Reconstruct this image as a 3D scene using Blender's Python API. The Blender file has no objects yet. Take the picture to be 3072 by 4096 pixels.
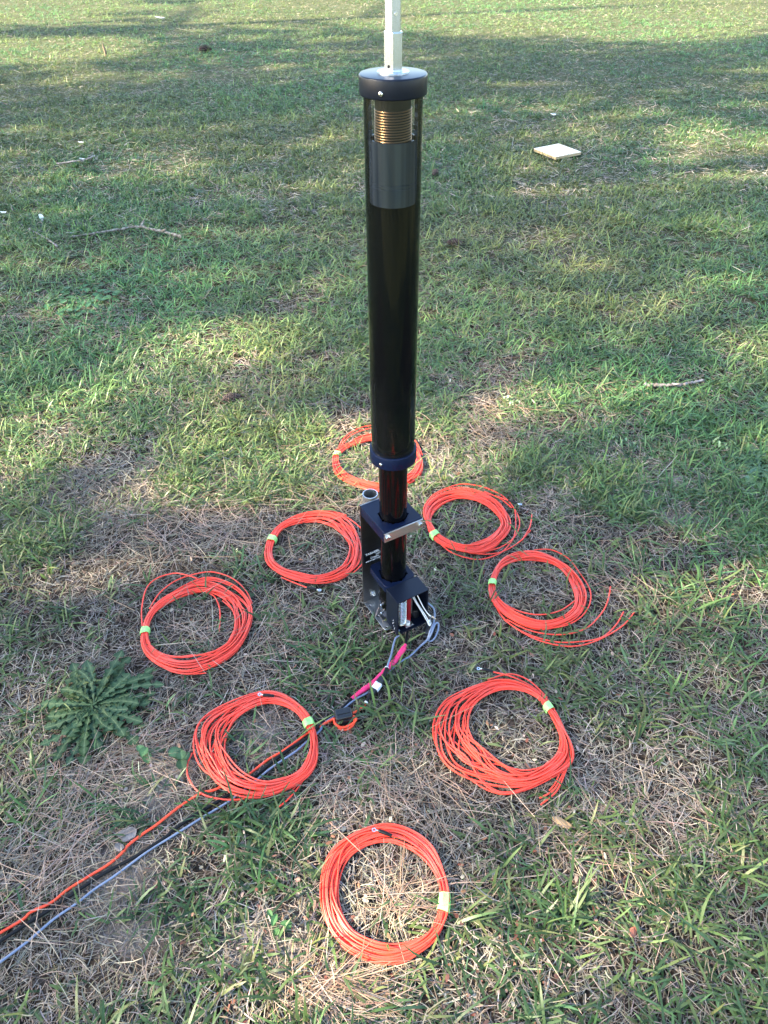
import bpy, math, random
import numpy as np
from mathutils import Vector, Matrix

rng = np.random.default_rng(7)
random.seed(7)
PI = math.pi
scn = bpy.context.scene
COL = scn.collection

# ------------------------------------------------------------------ camera
FOC, HCAM = 2900.0, 1.60                    # focal length in photo pixels, eye height in metres
_n = np.array([1573 - 1536, -(5367 - 2048), -FOC]); _n /= np.linalg.norm(_n)
UP = -_n
RT = np.cross([0, 0, -1.0], UP); RT /= np.linalg.norm(RT)
FW = np.cross(UP, RT)
cam_d = bpy.data.cameras.new('camera')
cam = bpy.data.objects.new('camera', cam_d); COL.objects.link(cam)
M3 = Matrix((tuple(RT), tuple(FW), tuple(UP)))
cam.matrix_world = Matrix.Translation((0, 0, HCAM)) @ M3.to_4x4()
cam_d.sensor_fit = 'VERTICAL'; cam_d.sensor_height = 36.0
cam_d.lens = FOC / 4096 * 36
cam_d.clip_start = 0.02; cam_d.clip_end = 500
scn.camera = cam


def ground(px, py, z=0.0):
    """point of the lawn (height z) under a pixel of the 3072 x 4096 photograph, in metres"""
    r = np.array([px - 1536, 2048 - py, -FOC])
    w = np.array([r @ RT, r @ FW, r @ UP])
    t = (z - HCAM) / w[2]
    return np.array([w[0] * t, w[1] * t, z])


# ------------------------------------------------------------------ helpers
def link(o, parent=None):
    COL.objects.link(o)
    if parent is not None:
        o.parent = parent
    return o


def tag(o, label=None, cat=None, group=None, kind=None):
    if label: o['label'] = label
    if cat: o['category'] = cat
    if group: o['group'] = group
    if kind: o['kind'] = kind
    return o


def empty(name, loc=(0, 0, 0), rz=0.0):
    o = bpy.data.objects.new(name, None)
    o.location = loc; o.rotation_euler = (0, 0, rz); o.empty_display_size = .05
    return link(o)


class MB:
    """collects shapes, links them as ONE mesh object"""
    def __init__(s):
        s.v = []; s.f = []; s.sm = []

    def add(s, vs, fs, smooth=False):
        b = len(s.v)
        s.v += [tuple(map(float, q)) for q in vs]
        s.f += [tuple(i + b for i in q) for q in fs]
        s.sm += [smooth] * len(fs)
        return s

    def box(s, c, size, ax=None):
        hx, hy, hz = [k / 2 for k in size]
        vs = [Vector((sx * hx, sy * hy, sz * hz)) for sx in (-1, 1) for sy in (-1, 1) for sz in (-1, 1)]
        if ax is not None: vs = [ax @ q for q in vs]
        vs = [q + Vector(c) for q in vs]
        return s.add(vs, [(0, 1, 3, 2), (4, 6, 7, 5), (0, 4, 5, 1), (2, 3, 7, 6), (0, 2, 6, 4), (1, 5, 7, 3)])

    def lathe(s, prof, c=(0, 0, 0), n=64, ax=None, caps=True, rot=0.0, smooth=True):
        """prof: (radius, height) pairs; sharp corners are given twice by the caller through bevelled profiles"""
        vs = []; fs = []
        for r, z in prof:
            for k in range(n):
                a = 2 * PI * k / n + rot
                vs.append(Vector((r * math.cos(a), r * math.sin(a), z)))
        for i in range(len(prof) - 1):
            for k in range(n):
                k2 = (k + 1) % n
                fs.append((i * n + k, i * n + k2, (i + 1) * n + k2, (i + 1) * n + k))
        if ax is not None: vs = [ax @ q for q in vs]
        vs = [q + Vector(c) for q in vs]
        s.add(vs, fs, smooth)
        if caps:
            if prof[0][0] > 1e-5: s.add(vs[:n], [tuple(range(n))[::-1]])
            if prof[-1][0] > 1e-5: s.add(vs[-n:], [tuple(range(n))])
        return s

    def tube(s, pts, r, n=8, caps=True):
        P = np.array(pts, float); m = len(P)
        rr = np.full(m, r) if np.isscalar(r) else np.array(r, float)
        T = np.gradient(P, axis=0); T /= np.linalg.norm(T, axis=1)[:, None] + 1e-12
        ref = np.array([0, 0, 1.0])
        if abs(T[0] @ ref) > .95: ref = np.array([1.0, 0, 0])
        u = ref - T[0] * (T[0] @ ref); u /= np.linalg.norm(u)
        vs = np.zeros((m, n, 3)); a = np.arange(n) * 2 * PI / n
        for i in range(m):
            u = u - T[i] * (T[i] @ u); u /= np.linalg.norm(u) + 1e-12
            w = np.cross(T[i], u)
            vs[i] = P[i] + rr[i] * (np.cos(a)[:, None] * u + np.sin(a)[:, None] * w)
        fs = []
        for i in range(m - 1):
            for k in range(n):
                k2 = (k + 1) % n
                fs.append((i * n + k, i * n + k2, (i + 1) * n + k2, (i + 1) * n + k))
        s.add(vs.reshape(-1, 3), fs, True)
        if caps:
            s.add(vs[0], [tuple(range(n))[::-1]]); s.add(vs[-1], [tuple(range(n))])
        return s

    def build(s, name, mat, parent=None, bevel=0.0, segs=2):
        me = bpy.data.meshes.new(name)
        me.from_pydata(s.v, [], s.f)
        me.polygons.foreach_set('use_smooth', s.sm)
        me.materials.append(mat); me.update()
        if any(s.sm): me.set_sharp_from_angle(angle=math.radians(38))
        o = bpy.data.objects.new(name, me)
        link(o, parent)
        if bevel:
            m = o.modifiers.new('bevel', 'BEVEL'); m.width = bevel; m.segments = segs; m.limit_method = 'ANGLE'
        return o


def plate(name, outline, holes, z0, z1, mat, parent, bevel=.0006, xf=None):
    """flat plate with real holes (2-D curve filled and extruded, turned into a mesh)"""
    cu = bpy.data.curves.new(name, 'CURVE'); cu.dimensions = '2D'; cu.fill_mode = 'BOTH'
    for poly in [outline] + holes:
        sp = cu.splines.new('POLY'); sp.points.add(len(poly) - 1)
        for p, q in zip(sp.points, poly): p.co = (q[0], q[1], 0, 1)
        sp.use_cyclic_u = True
    cu.extrude = (z1 - z0) / 2 - bevel; cu.bevel_depth = bevel; cu.bevel_resolution = 1; cu.offset = -bevel
    tmp = bpy.data.objects.new('tmp', cu); COL.objects.link(tmp)
    dg = bpy.context.evaluated_depsgraph_get(); dg.update()
    me = bpy.data.meshes.new_from_object(tmp.evaluated_get(dg))
    bpy.data.objects.remove(tmp); bpy.data.curves.remove(cu)
    me.transform(Matrix.Translation((0, 0, (z0 + z1) / 2)))
    if xf is not None: me.transform(xf)
    me.name = name; me.materials.clear(); me.materials.append(mat)
    return link(bpy.data.objects.new(name, me), parent)


def circle(cx, cy, r, n=24, a0=0, a1=2 * PI):
    return [(cx + r * math.cos(a0 + (a1 - a0) * k / n), cy + r * math.sin(a0 + (a1 - a0) * k / n)) for k in range(n)]


def rrect(x0, y0, x1, y1, r, n=6):
    out = []
    for cx, cy, a in ((x1 - r, y1 - r, 0), (x0 + r, y1 - r, PI / 2), (x0 + r, y0 + r, PI), (x1 - r, y0 + r, 1.5 * PI)):
        out += [(cx + r * math.cos(a + PI / 2 * k / n), cy + r * math.sin(a + PI / 2 * k / n)) for k in range(n + 1)]
    return out


def spline(pts, n=8, closed=False):
    """Catmull-Rom through 2-D or 3-D points"""
    P = np.array(pts, float); m = len(P); out = []
    rngi = range(m if closed else m - 1)
    for i in rngi:
        if closed:
            p0, p1, p2, p3 = P[(i - 1) % m], P[i], P[(i + 1) % m], P[(i + 2) % m]
        else:
            p0, p1, p2, p3 = P[max(i - 1, 0)], P[i], P[i + 1], P[min(i + 2, m - 1)]
        for k in range(n):
            t = k / n
            out.append(.5 * ((2 * p1) + (-p0 + p2) * t + (2 * p0 - 5 * p1 + 4 * p2 - p3) * t * t + (-p0 + 3 * p1 - 3 * p2 + p3) * t ** 3))
    if not closed: out.append(P[-1])
    return np.array(out)


# ------------------------------------------------------------------ materials
def mat(name, col, rough=.5, metal=0.0, spec=.5, noise=None, bump=None, coat=0.0):
    """noise: (scale, second colour, amount); bump: (scale, strength, distance)"""
    m = bpy.data.materials.new(name); m.use_nodes = True
    nt = m.node_tree; b = nt.nodes['Principled BSDF']
    b.inputs['Base Color'].default_value = (*col, 1)
    b.inputs['Roughness'].default_value = rough; b.inputs['Metallic'].default_value = metal
    b.inputs['Specular IOR Level'].default_value = spec
    b.inputs['Coat Weight'].default_value = coat
    tc = nt.nodes.new('ShaderNodeTexCoord')
    if noise:
        nz = nt.nodes.new('ShaderNodeTexNoise'); nz.inputs['Scale'].default_value = noise[0]; nz.inputs['Detail'].default_value = 6
        mp = nt.nodes.new('ShaderNodeMapping')
        if len(noise) > 3: mp.inputs['Scale'].default_value = noise[3]
        nt.links.new(tc.outputs['Object'], mp.inputs[0]); nt.links.new(mp.outputs[0], nz.inputs['Vector'])
        rp = nt.nodes.new('ShaderNodeValToRGB'); rp.color_ramp.elements[0].position = .38; rp.color_ramp.elements[1].position = .66
        rp.color_ramp.elements[0].color = (*col, 1)
        rp.color_ramp.elements[1].color = (*[c + (d - c) * noise[2] for c, d in zip(col, noise[1])], 1)
        nt.links.new(nz.outputs['Fac'], rp.inputs[0]); nt.links.new(rp.outputs[0], b.inputs['Base Color'])
    if bump:
        nz2 = nt.nodes.new('ShaderNodeTexNoise'); nz2.inputs['Scale'].default_value = bump[0]; nz2.inputs['Detail'].default_value = 4
        nt.links.new(tc.outputs['Object'], nz2.inputs['Vector'])
        bp = nt.nodes.new('ShaderNodeBump'); bp.inputs['Strength'].default_value = bump[1]; bp.inputs['Distance'].default_value = bump[2]
        nt.links.new(nz2.outputs['Fac'], bp.inputs['Height']); nt.links.new(bp.outputs[0], b.inputs['Normal'])
    return m


def mat_attr(name, rough, transl, spec=.3, gain=(1, 1, 1)):
    """blade material: colour per blade from the mesh, some light shining through"""
    m = bpy.data.materials.new(name); m.use_nodes = True
    nt = m.node_tree; b = nt.nodes['Principled BSDF']; out = nt.nodes['Material Output']
    at = nt.nodes.new('ShaderNodeAttribute'); at.attribute_name = 'Col'
    nt.links.new(at.outputs['Color'], b.inputs['Base Color'])
    b.inputs['Roughness'].default_value = rough; b.inputs['Specular IOR Level'].default_value = spec
    tr = nt.nodes.new('ShaderNodeBsdfTranslucent'); nt.links.new(at.outputs['Color'], tr.inputs['Color'])
    mx = nt.nodes.new('ShaderNodeMixShader'); mx.inputs[0].default_value = transl
    nt.links.new(b.outputs[0], mx.inputs[1]); nt.links.new(tr.outputs[0], mx.inputs[2]); nt.links.new(mx.outputs[0], out.inputs[0])
    return m


M = {}
M['wire'] = mat('orange_wire', (.82, .062, .032), .36, 0, .5, noise=(22, (.68, .054, .030), .9))
M['cord'] = mat('orange_cord', (.84, .075, .022), .42, 0, .5, noise=(30, (.75, .05, .02), .8))
M['tape'] = mat('green_tape', (.28, .64, .16), .5, 0, .4, noise=(60, (.42, .72, .26), .8), bump=(120, .5, .003))
M['rubber'] = mat('black_rubber', (.006, .006, .007), .42, 0, .22)
M['black_plastic'] = mat('black_plastic', (.009, .010, .012), .30, 0, .5, bump=(160, .06, .002))
M['pink'] = mat('pink_sleeve', (.80, .03, .16), .38, 0, .5, noise=(40, (.70, .02, .11), .7), bump=(90, .25, .002))
M['grey_cable'] = mat('grey_cable', (.17, .21, .30), .45, 0, .35)
M['navy'] = mat('navy_plastic', (.0015, .0050, .020), .36, 0, .20, noise=(6, (.002, .006, .025), .8), bump=(300, .04, .001))
M['navy_matt'] = mat('navy_plastic_matt', (.0030, .0055, .0135), .34, 0, .28, bump=(260, .05, .001))
M['gloss_black'] = mat('gloss_black', (.0012, .0012, .0015), .09, 0, .30, noise=(9, (.002, .002, .0025), .8, (1, 1, .2)))
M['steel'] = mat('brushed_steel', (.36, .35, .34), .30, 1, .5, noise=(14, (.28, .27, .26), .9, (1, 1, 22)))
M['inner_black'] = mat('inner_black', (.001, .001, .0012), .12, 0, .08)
M['steel_foot_lit'] = mat('brushed_steel_foot_lit', (.62, .64, .67), .33, 1, .5, noise=(14, (.5, .52, .55), .9, (22, 1, 1)))  # same steel as the upright, coloured lighter to stand for reflected sky
M['dark_band'] = mat('dark_band', (.05, .05, .055), .3, 1)
M['alu'] = mat('aluminium', (.56, .61, .69), .27, 1, .5, noise=(30, (.46, .50, .57), .9, (1, 1, .06)), bump=(420, .05, .001))
M['alu_br'] = mat('brushed_aluminium', (.74, .74, .73), .36, 1, .5, noise=(20, (.55, .55, .55), .9, (.6, 4, 26)))
M['zinc'] = mat('zinc', (.72, .72, .70), .26, 1)
M['galv'] = mat('galvanised', (.62, .64, .65), .42, 1, .5, noise=(40, (.45, .47, .48), 1))
M['bronze'] = mat('bronze_wire', (.46, .27, .14), .32, 1, .5)
M['former'] = mat('coil_former', (.016, .013, .010), .35)
M['sleeve'] = mat('grey_sleeve', (.16, .19, .24), .17, .5, .5, noise=(16, (.05, .065, .10), 1, (3, 3, .02)))  # upright streaks in the colour imitate reflections on the gloss
M['white'] = mat('white_plastic', (.78, .78, .76), .45)
M['red_board'] = mat('red_board', (.34, .012, .018), .35)
M['label'] = mat('label_black', (.004, .004, .005), .3)
M['print'] = mat('label_print', (.70, .74, .80), .5)
M['hole'] = mat('dark_hole', (.004, .004, .005), .8)


def clear_tube():
    m = bpy.data.materials.new('smoked_tube'); m.use_nodes = True
    nt = m.node_tree; nt.nodes.clear()
    out = nt.nodes.new('ShaderNodeOutputMaterial')
    tr = nt.nodes.new('ShaderNodeBsdfTransparent'); tr.inputs[0].default_value = (.58, .61, .63, 1)
    gl = nt.nodes.new('ShaderNodeBsdfGlossy'); gl.inputs['Roughness'].default_value = .03; gl.inputs['Color'].default_value = (1, 1, 1, 1)
    fr = nt.nodes.new('ShaderNodeFresnel'); fr.inputs[0].default_value = 1.36
    mx = nt.nodes.new('ShaderNodeMixShader')
    nt.links.new(fr.outputs[0], mx.inputs[0]); nt.links.new(tr.outputs[0], mx.inputs[1]); nt.links.new(gl.outputs[0], mx.inputs[2])
    df = nt.nodes.new('ShaderNodeBsdfDiffuse'); df.inputs[0].default_value = (.16, .19, .22, 1)
    m2 = nt.nodes.new('ShaderNodeMixShader'); m2.inputs[0].default_value = .012
    nt.links.new(mx.outputs[0], m2.inputs[1]); nt.links.new(df.outputs[0], m2.inputs[2]); nt.links.new(m2.outputs[0], out.inputs[0])
    return m


M['smoked'] = clear_tube()


# ------------------------------------------------------------------ light
EL, AZ = math.radians(31), math.atan2(-.975, -.22)          # sun from the left, a little towards the camera
SUN = np.array([math.cos(EL) * -.9755, math.cos(EL) * -.2201, math.sin(EL)])
w = bpy.data.worlds.new('World'); scn.world = w; w.use_nodes = True
nt = w.node_tree; bg = nt.nodes['Background']
sky = nt.nodes.new('ShaderNodeTexSky'); sky.sky_type = 'NISHITA'; sky.sun_disc = False
sky.sun_elevation = EL; sky.sun_rotation = AZ
nt.links.new(sky.outputs[0], bg.inputs[0]); bg.inputs[1].default_value = .14
sd = bpy.data.lights.new('sun', 'SUN'); sd.energy = 4.6; sd.angle = math.radians(.6); sd.color = (1, .86, .60)
so = bpy.data.objects.new('sun', sd); COL.objects.link(so)
so.rotation_euler = Vector(tuple(SUN)).to_track_quat('Z', 'Y').to_euler()
scn.view_settings.view_transform = 'Standard'; scn.view_settings.look = 'None'
scn.view_settings.exposure = 2.95; scn.view_settings.gamma = 1
scn.render.engine = 'CYCLES'
scn.cycles.max_bounces = 8; scn.cycles.transparent_max_bounces = 12; scn.cycles.diffuse_bounces = 3
scn.cycles.glossy_bounces = 4; scn.cycles.use_denoising = True
scn.cycles.sample_clamp_indirect = 6


# ------------------------------------------------------------------ value noise on the lawn
class Noise2:
    def __init__(s, seed, cell):
        r = np.random.default_rng(seed); s.g = r.random((257, 257)); s.c = cell

    def __call__(s, x, y):
        u = np.asarray(x) / s.c + 1000.3; v = np.asarray(y) / s.c + 1000.7
        i = np.floor(u).astype(int); j = np.floor(v).astype(int); fu = u - i; fv = v - j
        fu = fu * fu * (3 - 2 * fu); fv = fv * fv * (3 - 2 * fv)
        i %= 256; j %= 256
        g = s.g
        return (g[i, j] * (1 - fu) + g[i + 1, j] * fu) * (1 - fv) + (g[i, j + 1] * (1 - fu) + g[i + 1, j + 1] * fu) * fv


n_a, n_b, n_c, n_d = Noise2(1, .8), Noise2(2, .28), Noise2(3, .11), Noise2(4, 2.6)


def patch(cx, cy, rx, ry):
    """ellipse given on the photograph (half scale) -> ellipse on the lawn"""
    k = 3072 / 1659
    c = ground(cx * k, max(cy * k, -300)); e = ground((cx + rx) * k, max(cy * k, -300))
    n0 = ground(cx * k, max((cy - ry) * k, -330)); s0 = ground(cx * k, (cy + ry) * k)
    return ((n0[0] + s0[0]) / 2, (n0[1] + s0[1]) / 2, abs(e[0] - c[0]), max(abs(n0[1] - s0[1]) / 2, .03))


GREEN = [(700, 560, 330, 60), (1000, 470, 200, 50), (1250, 620, 250, 60), (480, 600, 200, 60), (250, 460, 200, 40), (250, 280, 260, 60), (560, 250, 160, 60),
         (1100, 340, 120, 40), (1430, 480, 220, 60), (1150, 690, 130, 50), (560, 560, 120, 60), (600, 745, 160, 35), (90, 830, 110, 60), (50, 1150, 90, 80), (640, 1080, 100, 40),
         (620, 900, 80, 40), (1000, 700, 100, 50), (1300, 1080, 130, 90), (1500, 1230, 140, 60), (1480, 1400, 150, 80), (1330, 1560, 120, 80), (900, 1450, 110, 60),
         (1120, 1420, 110, 40), (830, 1560, 80, 60), (380, 1540, 60, 50), (500, 1790, 90, 80), (650, 1830, 70, 70), (420, 2110, 110, 60), (240, 1780, 60, 50), (360, 1930, 70, 60), (60, 1700, 90, 50), (150, 1740, 60, 40), (40, 1790, 50, 40), (250, 2070, 90, 40),
         (1190, 1960, 110, 80), (1560, 1850, 110, 120), (1450, 2100, 130, 90), (1080, 1840, 70, 50), (1270, 1810, 90, 70), (640, 2010, 90, 60), (1580, 1650, 80, 90), (100, 1480, 60, 60), (120, 1370, 90, 40),
         (690, 1420, 80, 60), (600, 1340, 50, 40), (1000, 1260, 70, 50), (1230, 1350, 80, 40), (1500, 930, 120, 50), (1560, 560, 120, 70), (760, 600, 60, 80), (950, 560, 60, 100), (700, 2140, 70, 50), (910, 1990, 60, 60)]
DRY = [(560, 850, 160, 50), (720, 900, 80, 60), (480, 730, 60, 30), (700, 1010, 90, 50), (430, 1150, 150, 60), (130, 690, 150, 35), (200, 1050, 130, 50), (1190, 540, 80, 25), (980, 930, 130, 70),
       (1080, 850, 80, 40), (1150, 760, 80, 25), (430, 1350, 90, 80), (240, 1250, 110, 70), (550, 1600, 100, 90), (90, 1830, 110, 90), (250, 1900, 110, 45), (110, 2060, 100, 60), (850, 1900, 110, 100),
       (820, 1720, 110, 60), (700, 1700, 60, 60), (1080, 1570, 90, 60), (1350, 1720, 100, 50), (1010, 2130, 100, 70), (1300, 2060, 60, 60), (560, 2000, 60, 70), (330, 340, 110, 30), (500, 170, 160, 18), (1000, 560, 50, 25),
       (300, 1650, 110, 60), (620, 660, 70, 25), (680, 1190, 60, 50), (820, 990, 60, 40), (1020, 1120, 60, 40), (480, 1480, 60, 50), (1290, 1300, 80, 40), (1010, 1800, 60, 60), (1500, 1790, 60, 60), (420, 2010, 60, 30), (1200, 180, 120, 14), (900, 620, 40, 40), (1050, 1680, 40, 30)]
GREEN = [patch(*g) for g in GREEN]; DRY = [patch(*g) for g in DRY]


def greenness(x, y):
    """how much of the sward is living grass, 0..1"""
    d = np.hypot(x, y)
    g = .57 + .34 * (n_a(x, y) - .5) + .55 * (n_b(x, y) - .5) + .55 * (n_c(x, y) - .5) + .3 * (n_d(x, y) - .5)
    g = g + .10 * np.clip((d - 2.2) / 2, 0, 1)
    for lst, s in ((GREEN, .34), (DRY, -.33)):
        for cx, cy, rx, ry in lst:
            q = ((x - cx) / rx) ** 2 + ((y - cy) / ry) ** 2
            g = g + s * np.exp(-q * 1.1)
    return np.clip(g, 0.0, 1)


# sun patches that reach the lawn between the pines (ellipse, strength)
SUNNY = [(60, 14, 200, 34, 1.2), (470, 46, 140, 18, .9), (80, 110, 190, 24, 1.2), (330, 165, 60, 14, .5), (900, 14, 420, 36, .8), (1500, 62, 210, 32, 1.2), (1150, 44, 260, 32, .8), (1610, 132, 150, 27, 1.2), (1610, 330, 150, 52, 1.2), (1500, 14, 280, 36, 1),
         (470, 755, 180, 50, .9), (640, 790, 120, 40, .5), (300, 830, 120, 40, .5), (70, 950, 150, 90, .7), (480, 1000, 220, 90, .5), (770, 960, 120, 70, .75), (1300, 850, 100, 40, .5), (980, 950, 80, 60, .6), (1630, 750, 70, 40, .7),
         (1350, 1280, 90, 70, .75), (1180, 1030, 90, 60, .45), (1600, 1320, 70, 40, .6), (530, 1290, 60, 60, .5), (1000, 1120, 90, 50, .4), (700, 1150, 70, 60, .4),
         (1480, 1800, 230, 120, .6), (1200, 1950, 220, 120, .8), (850, 1930, 180, 150, .7), (1250, 2150, 420, 110, .8), (480, 2170, 260, 80, .65), (700, 2080, 150, 100, .5), (150, 1270, 120, 60, .35), (1560, 2050, 130, 100, .8)]
SUNNY = [(*patch(*g[:4]), g[4]) for g in SUNNY] + [(4.2, 1.2, 1.3, .8, 1), (6.0, 3.6, 1.6, .7, 1), (3.0, -.6, 1.2, .5, 1), (8.5, 6.5, 1.5, .9, 1), (-3.6, 1.0, .6, .4, .8), (-5.5, 4.5, 1.0, .4, .8)]


def sunny(x, y):
    s = np.zeros_like(x)
    for cx, cy, rx, ry, k in SUNNY:
        q = ((x - cx) / rx) ** 2 + ((y - cy) / ry) ** 2
        s = np.maximum(s, k * np.clip(1.5 - q * .75, 0, 1))
    return s


# ------------------------------------------------------------------ ground
def make_ground():
    m = bpy.data.materials.new('lawn_soil'); m.use_nodes = True
    nt = m.node_tree; b = nt.nodes['Principled BSDF']; L = nt.links
    tc = nt.nodes.new('ShaderNodeTexCoord')
    def nz(scale, det=6):
        n = nt.nodes.new('ShaderNodeTexNoise'); n.inputs['Scale'].default_value = scale; n.inputs['Detail'].default_value = det
        L.new(tc.outputs['Object'], n.inputs['Vector']); return n
    n1, n2 = nz(55), nz(2.2)
    r1 = nt.nodes.new('ShaderNodeValToRGB')
    e = r1.color_ramp.elements; e[0].position = .32; e[0].color = (.012, .009, .007, 1); e[1].position = .72; e[1].color = (.085, .066, .052, 1)
    k = e.new(.5); k.color = (.034, .025, .019, 1)
    L.new(n1.outputs['Fac'], r1.inputs[0])
    at = nt.nodes.new('ShaderNodeAttribute'); at.attribute_name = 'Col'
    mx = nt.nodes.new('ShaderNodeMix'); mx.data_type = 'RGBA'
    sp = nt.nodes.new('ShaderNodeSeparateColor'); L.new(at.outputs['Color'], sp.inputs[0])
    r2 = nt.nodes.new('ShaderNodeValToRGB'); r2.color_ramp.elements[0].color = (.12, .105, .095, 1); r2.color_ramp.elements[1].color = (.34, .31, .285, 1)
    L.new(n1.outputs['Fac'], r2.inputs[0])
    L.new(sp.outputs[0], mx.inputs['Factor']); L.new(r1.outputs[0], mx.inputs['A']); L.new(r2.outputs[0], mx.inputs['B'])
    mx2 = nt.nodes.new('ShaderNodeMix'); mx2.data_type = 'RGBA'
    r3 = nt.nodes.new('ShaderNodeValToRGB'); r3.color_ramp.elements[0].color = (.03, .045, .018, 1); r3.color_ramp.elements[1].color = (.10, .105, .05, 1)
    L.new(n1.outputs['Fac'], r3.inputs[0])
    L.new(sp.outputs[1], mx2.inputs['Factor']); L.new(mx.outputs['Result'], mx2.inputs['A']); L.new(r3.outputs[0], mx2.inputs['B'])
    L.new(mx2.outputs['Result'], b.inputs['Base Color'])
    b.inputs['Roughness'].default_value = .95; b.inputs['Specular IOR Level'].default_value = .1
    bp = nt.nodes.new('ShaderNodeBump'); bp.inputs['Distance'].default_value = .01; bp.inputs['Strength'].default_value = .8
    L.new(n1.outputs['Fac'], bp.inputs['Height']); L.new(bp.outputs[0], b.inputs['Normal'])
    # grid: fine near, coarse to the horizon
    def axis(lo, hi, fine, far):
        a = [lo * 1.0]; x = lo
        while x < hi:
            x += fine; a.append(x)
        st = fine
        lo2, hi2 = [lo], [a[-1]]
        while hi2[-1] < far: st *= 1.6; hi2.append(hi2[-1] + st)
        st = fine
        while lo2[-1] > -far: st *= 1.6; lo2.append(lo2[-1] - st)
        return np.array(lo2[:0:-1] + a + hi2[1:])
    X = axis(-2.2, 2.2, .05, 150); Y = axis(.2, 4.0, .05, 150)
    gx, gy = np.meshgrid(X, Y, indexing='ij')
    vs = np.stack([gx.ravel(), gy.ravel(), np.zeros(gx.size)], 1)
    nx, ny = len(X), len(Y)
    fs = [(i * ny + j, (i + 1) * ny + j, (i + 1) * ny + j + 1, i * ny + j + 1) for i in range(nx - 1) for j in range(ny - 1)]
    me = bpy.data.meshes.new('ground'); me.from_pydata(vs.tolist(), [], fs); me.materials.append(m)
    sandy = np.zeros(gx.size)
    for cx, cy, rx, ry in [patch(*q) for q in ((255, 1890, 70, 45), (320, 1720, 60, 40), (250, 1930, 40, 30), (300, 2010, 60, 40), (560, 1590, 40, 40), (430, 90, 40, 8), (540, 2040, 60, 30), (370, 1660, 40, 30), (640, 2050, 30, 20))]:
        q = ((vs[:, 0] - cx) / rx) ** 2 + ((vs[:, 1] - cy) / ry) ** 2
        sandy = np.maximum(sandy, np.exp(-q * .9))
    green = np.clip((np.hypot(vs[:, 0], vs[:, 1]) - 2.5) / 4, 0, .9)
    green[(vs[:, 1] < .2) | (np.abs(np.arctan2(vs[:, 0], vs[:, 1])) > .68) & (np.hypot(vs[:, 0], vs[:, 1]) > 2.2)] = 1
    ca = me.color_attributes.new('Col', 'FLOAT_COLOR', 'POINT')
    cc = np.ones((gx.size, 4), np.float32); cc[:, 0] = sandy; cc[:, 1] = green; cc[:, 2] = 0
    ca.data.foreach_set('color', cc.ravel())
    o = bpy.data.objects.new('ground', me); link(o); tag(o, kind='structure')


make_ground()


# ------------------------------------------------------------------ coils of orange wire
WR = .00195                                    # wire radius
RINGS = []                                     # (outer polygon, inner polygon) on the lawn, keeps the grass off the wire
LINES = []                                     # (points, clearance) of cables and tails


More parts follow.
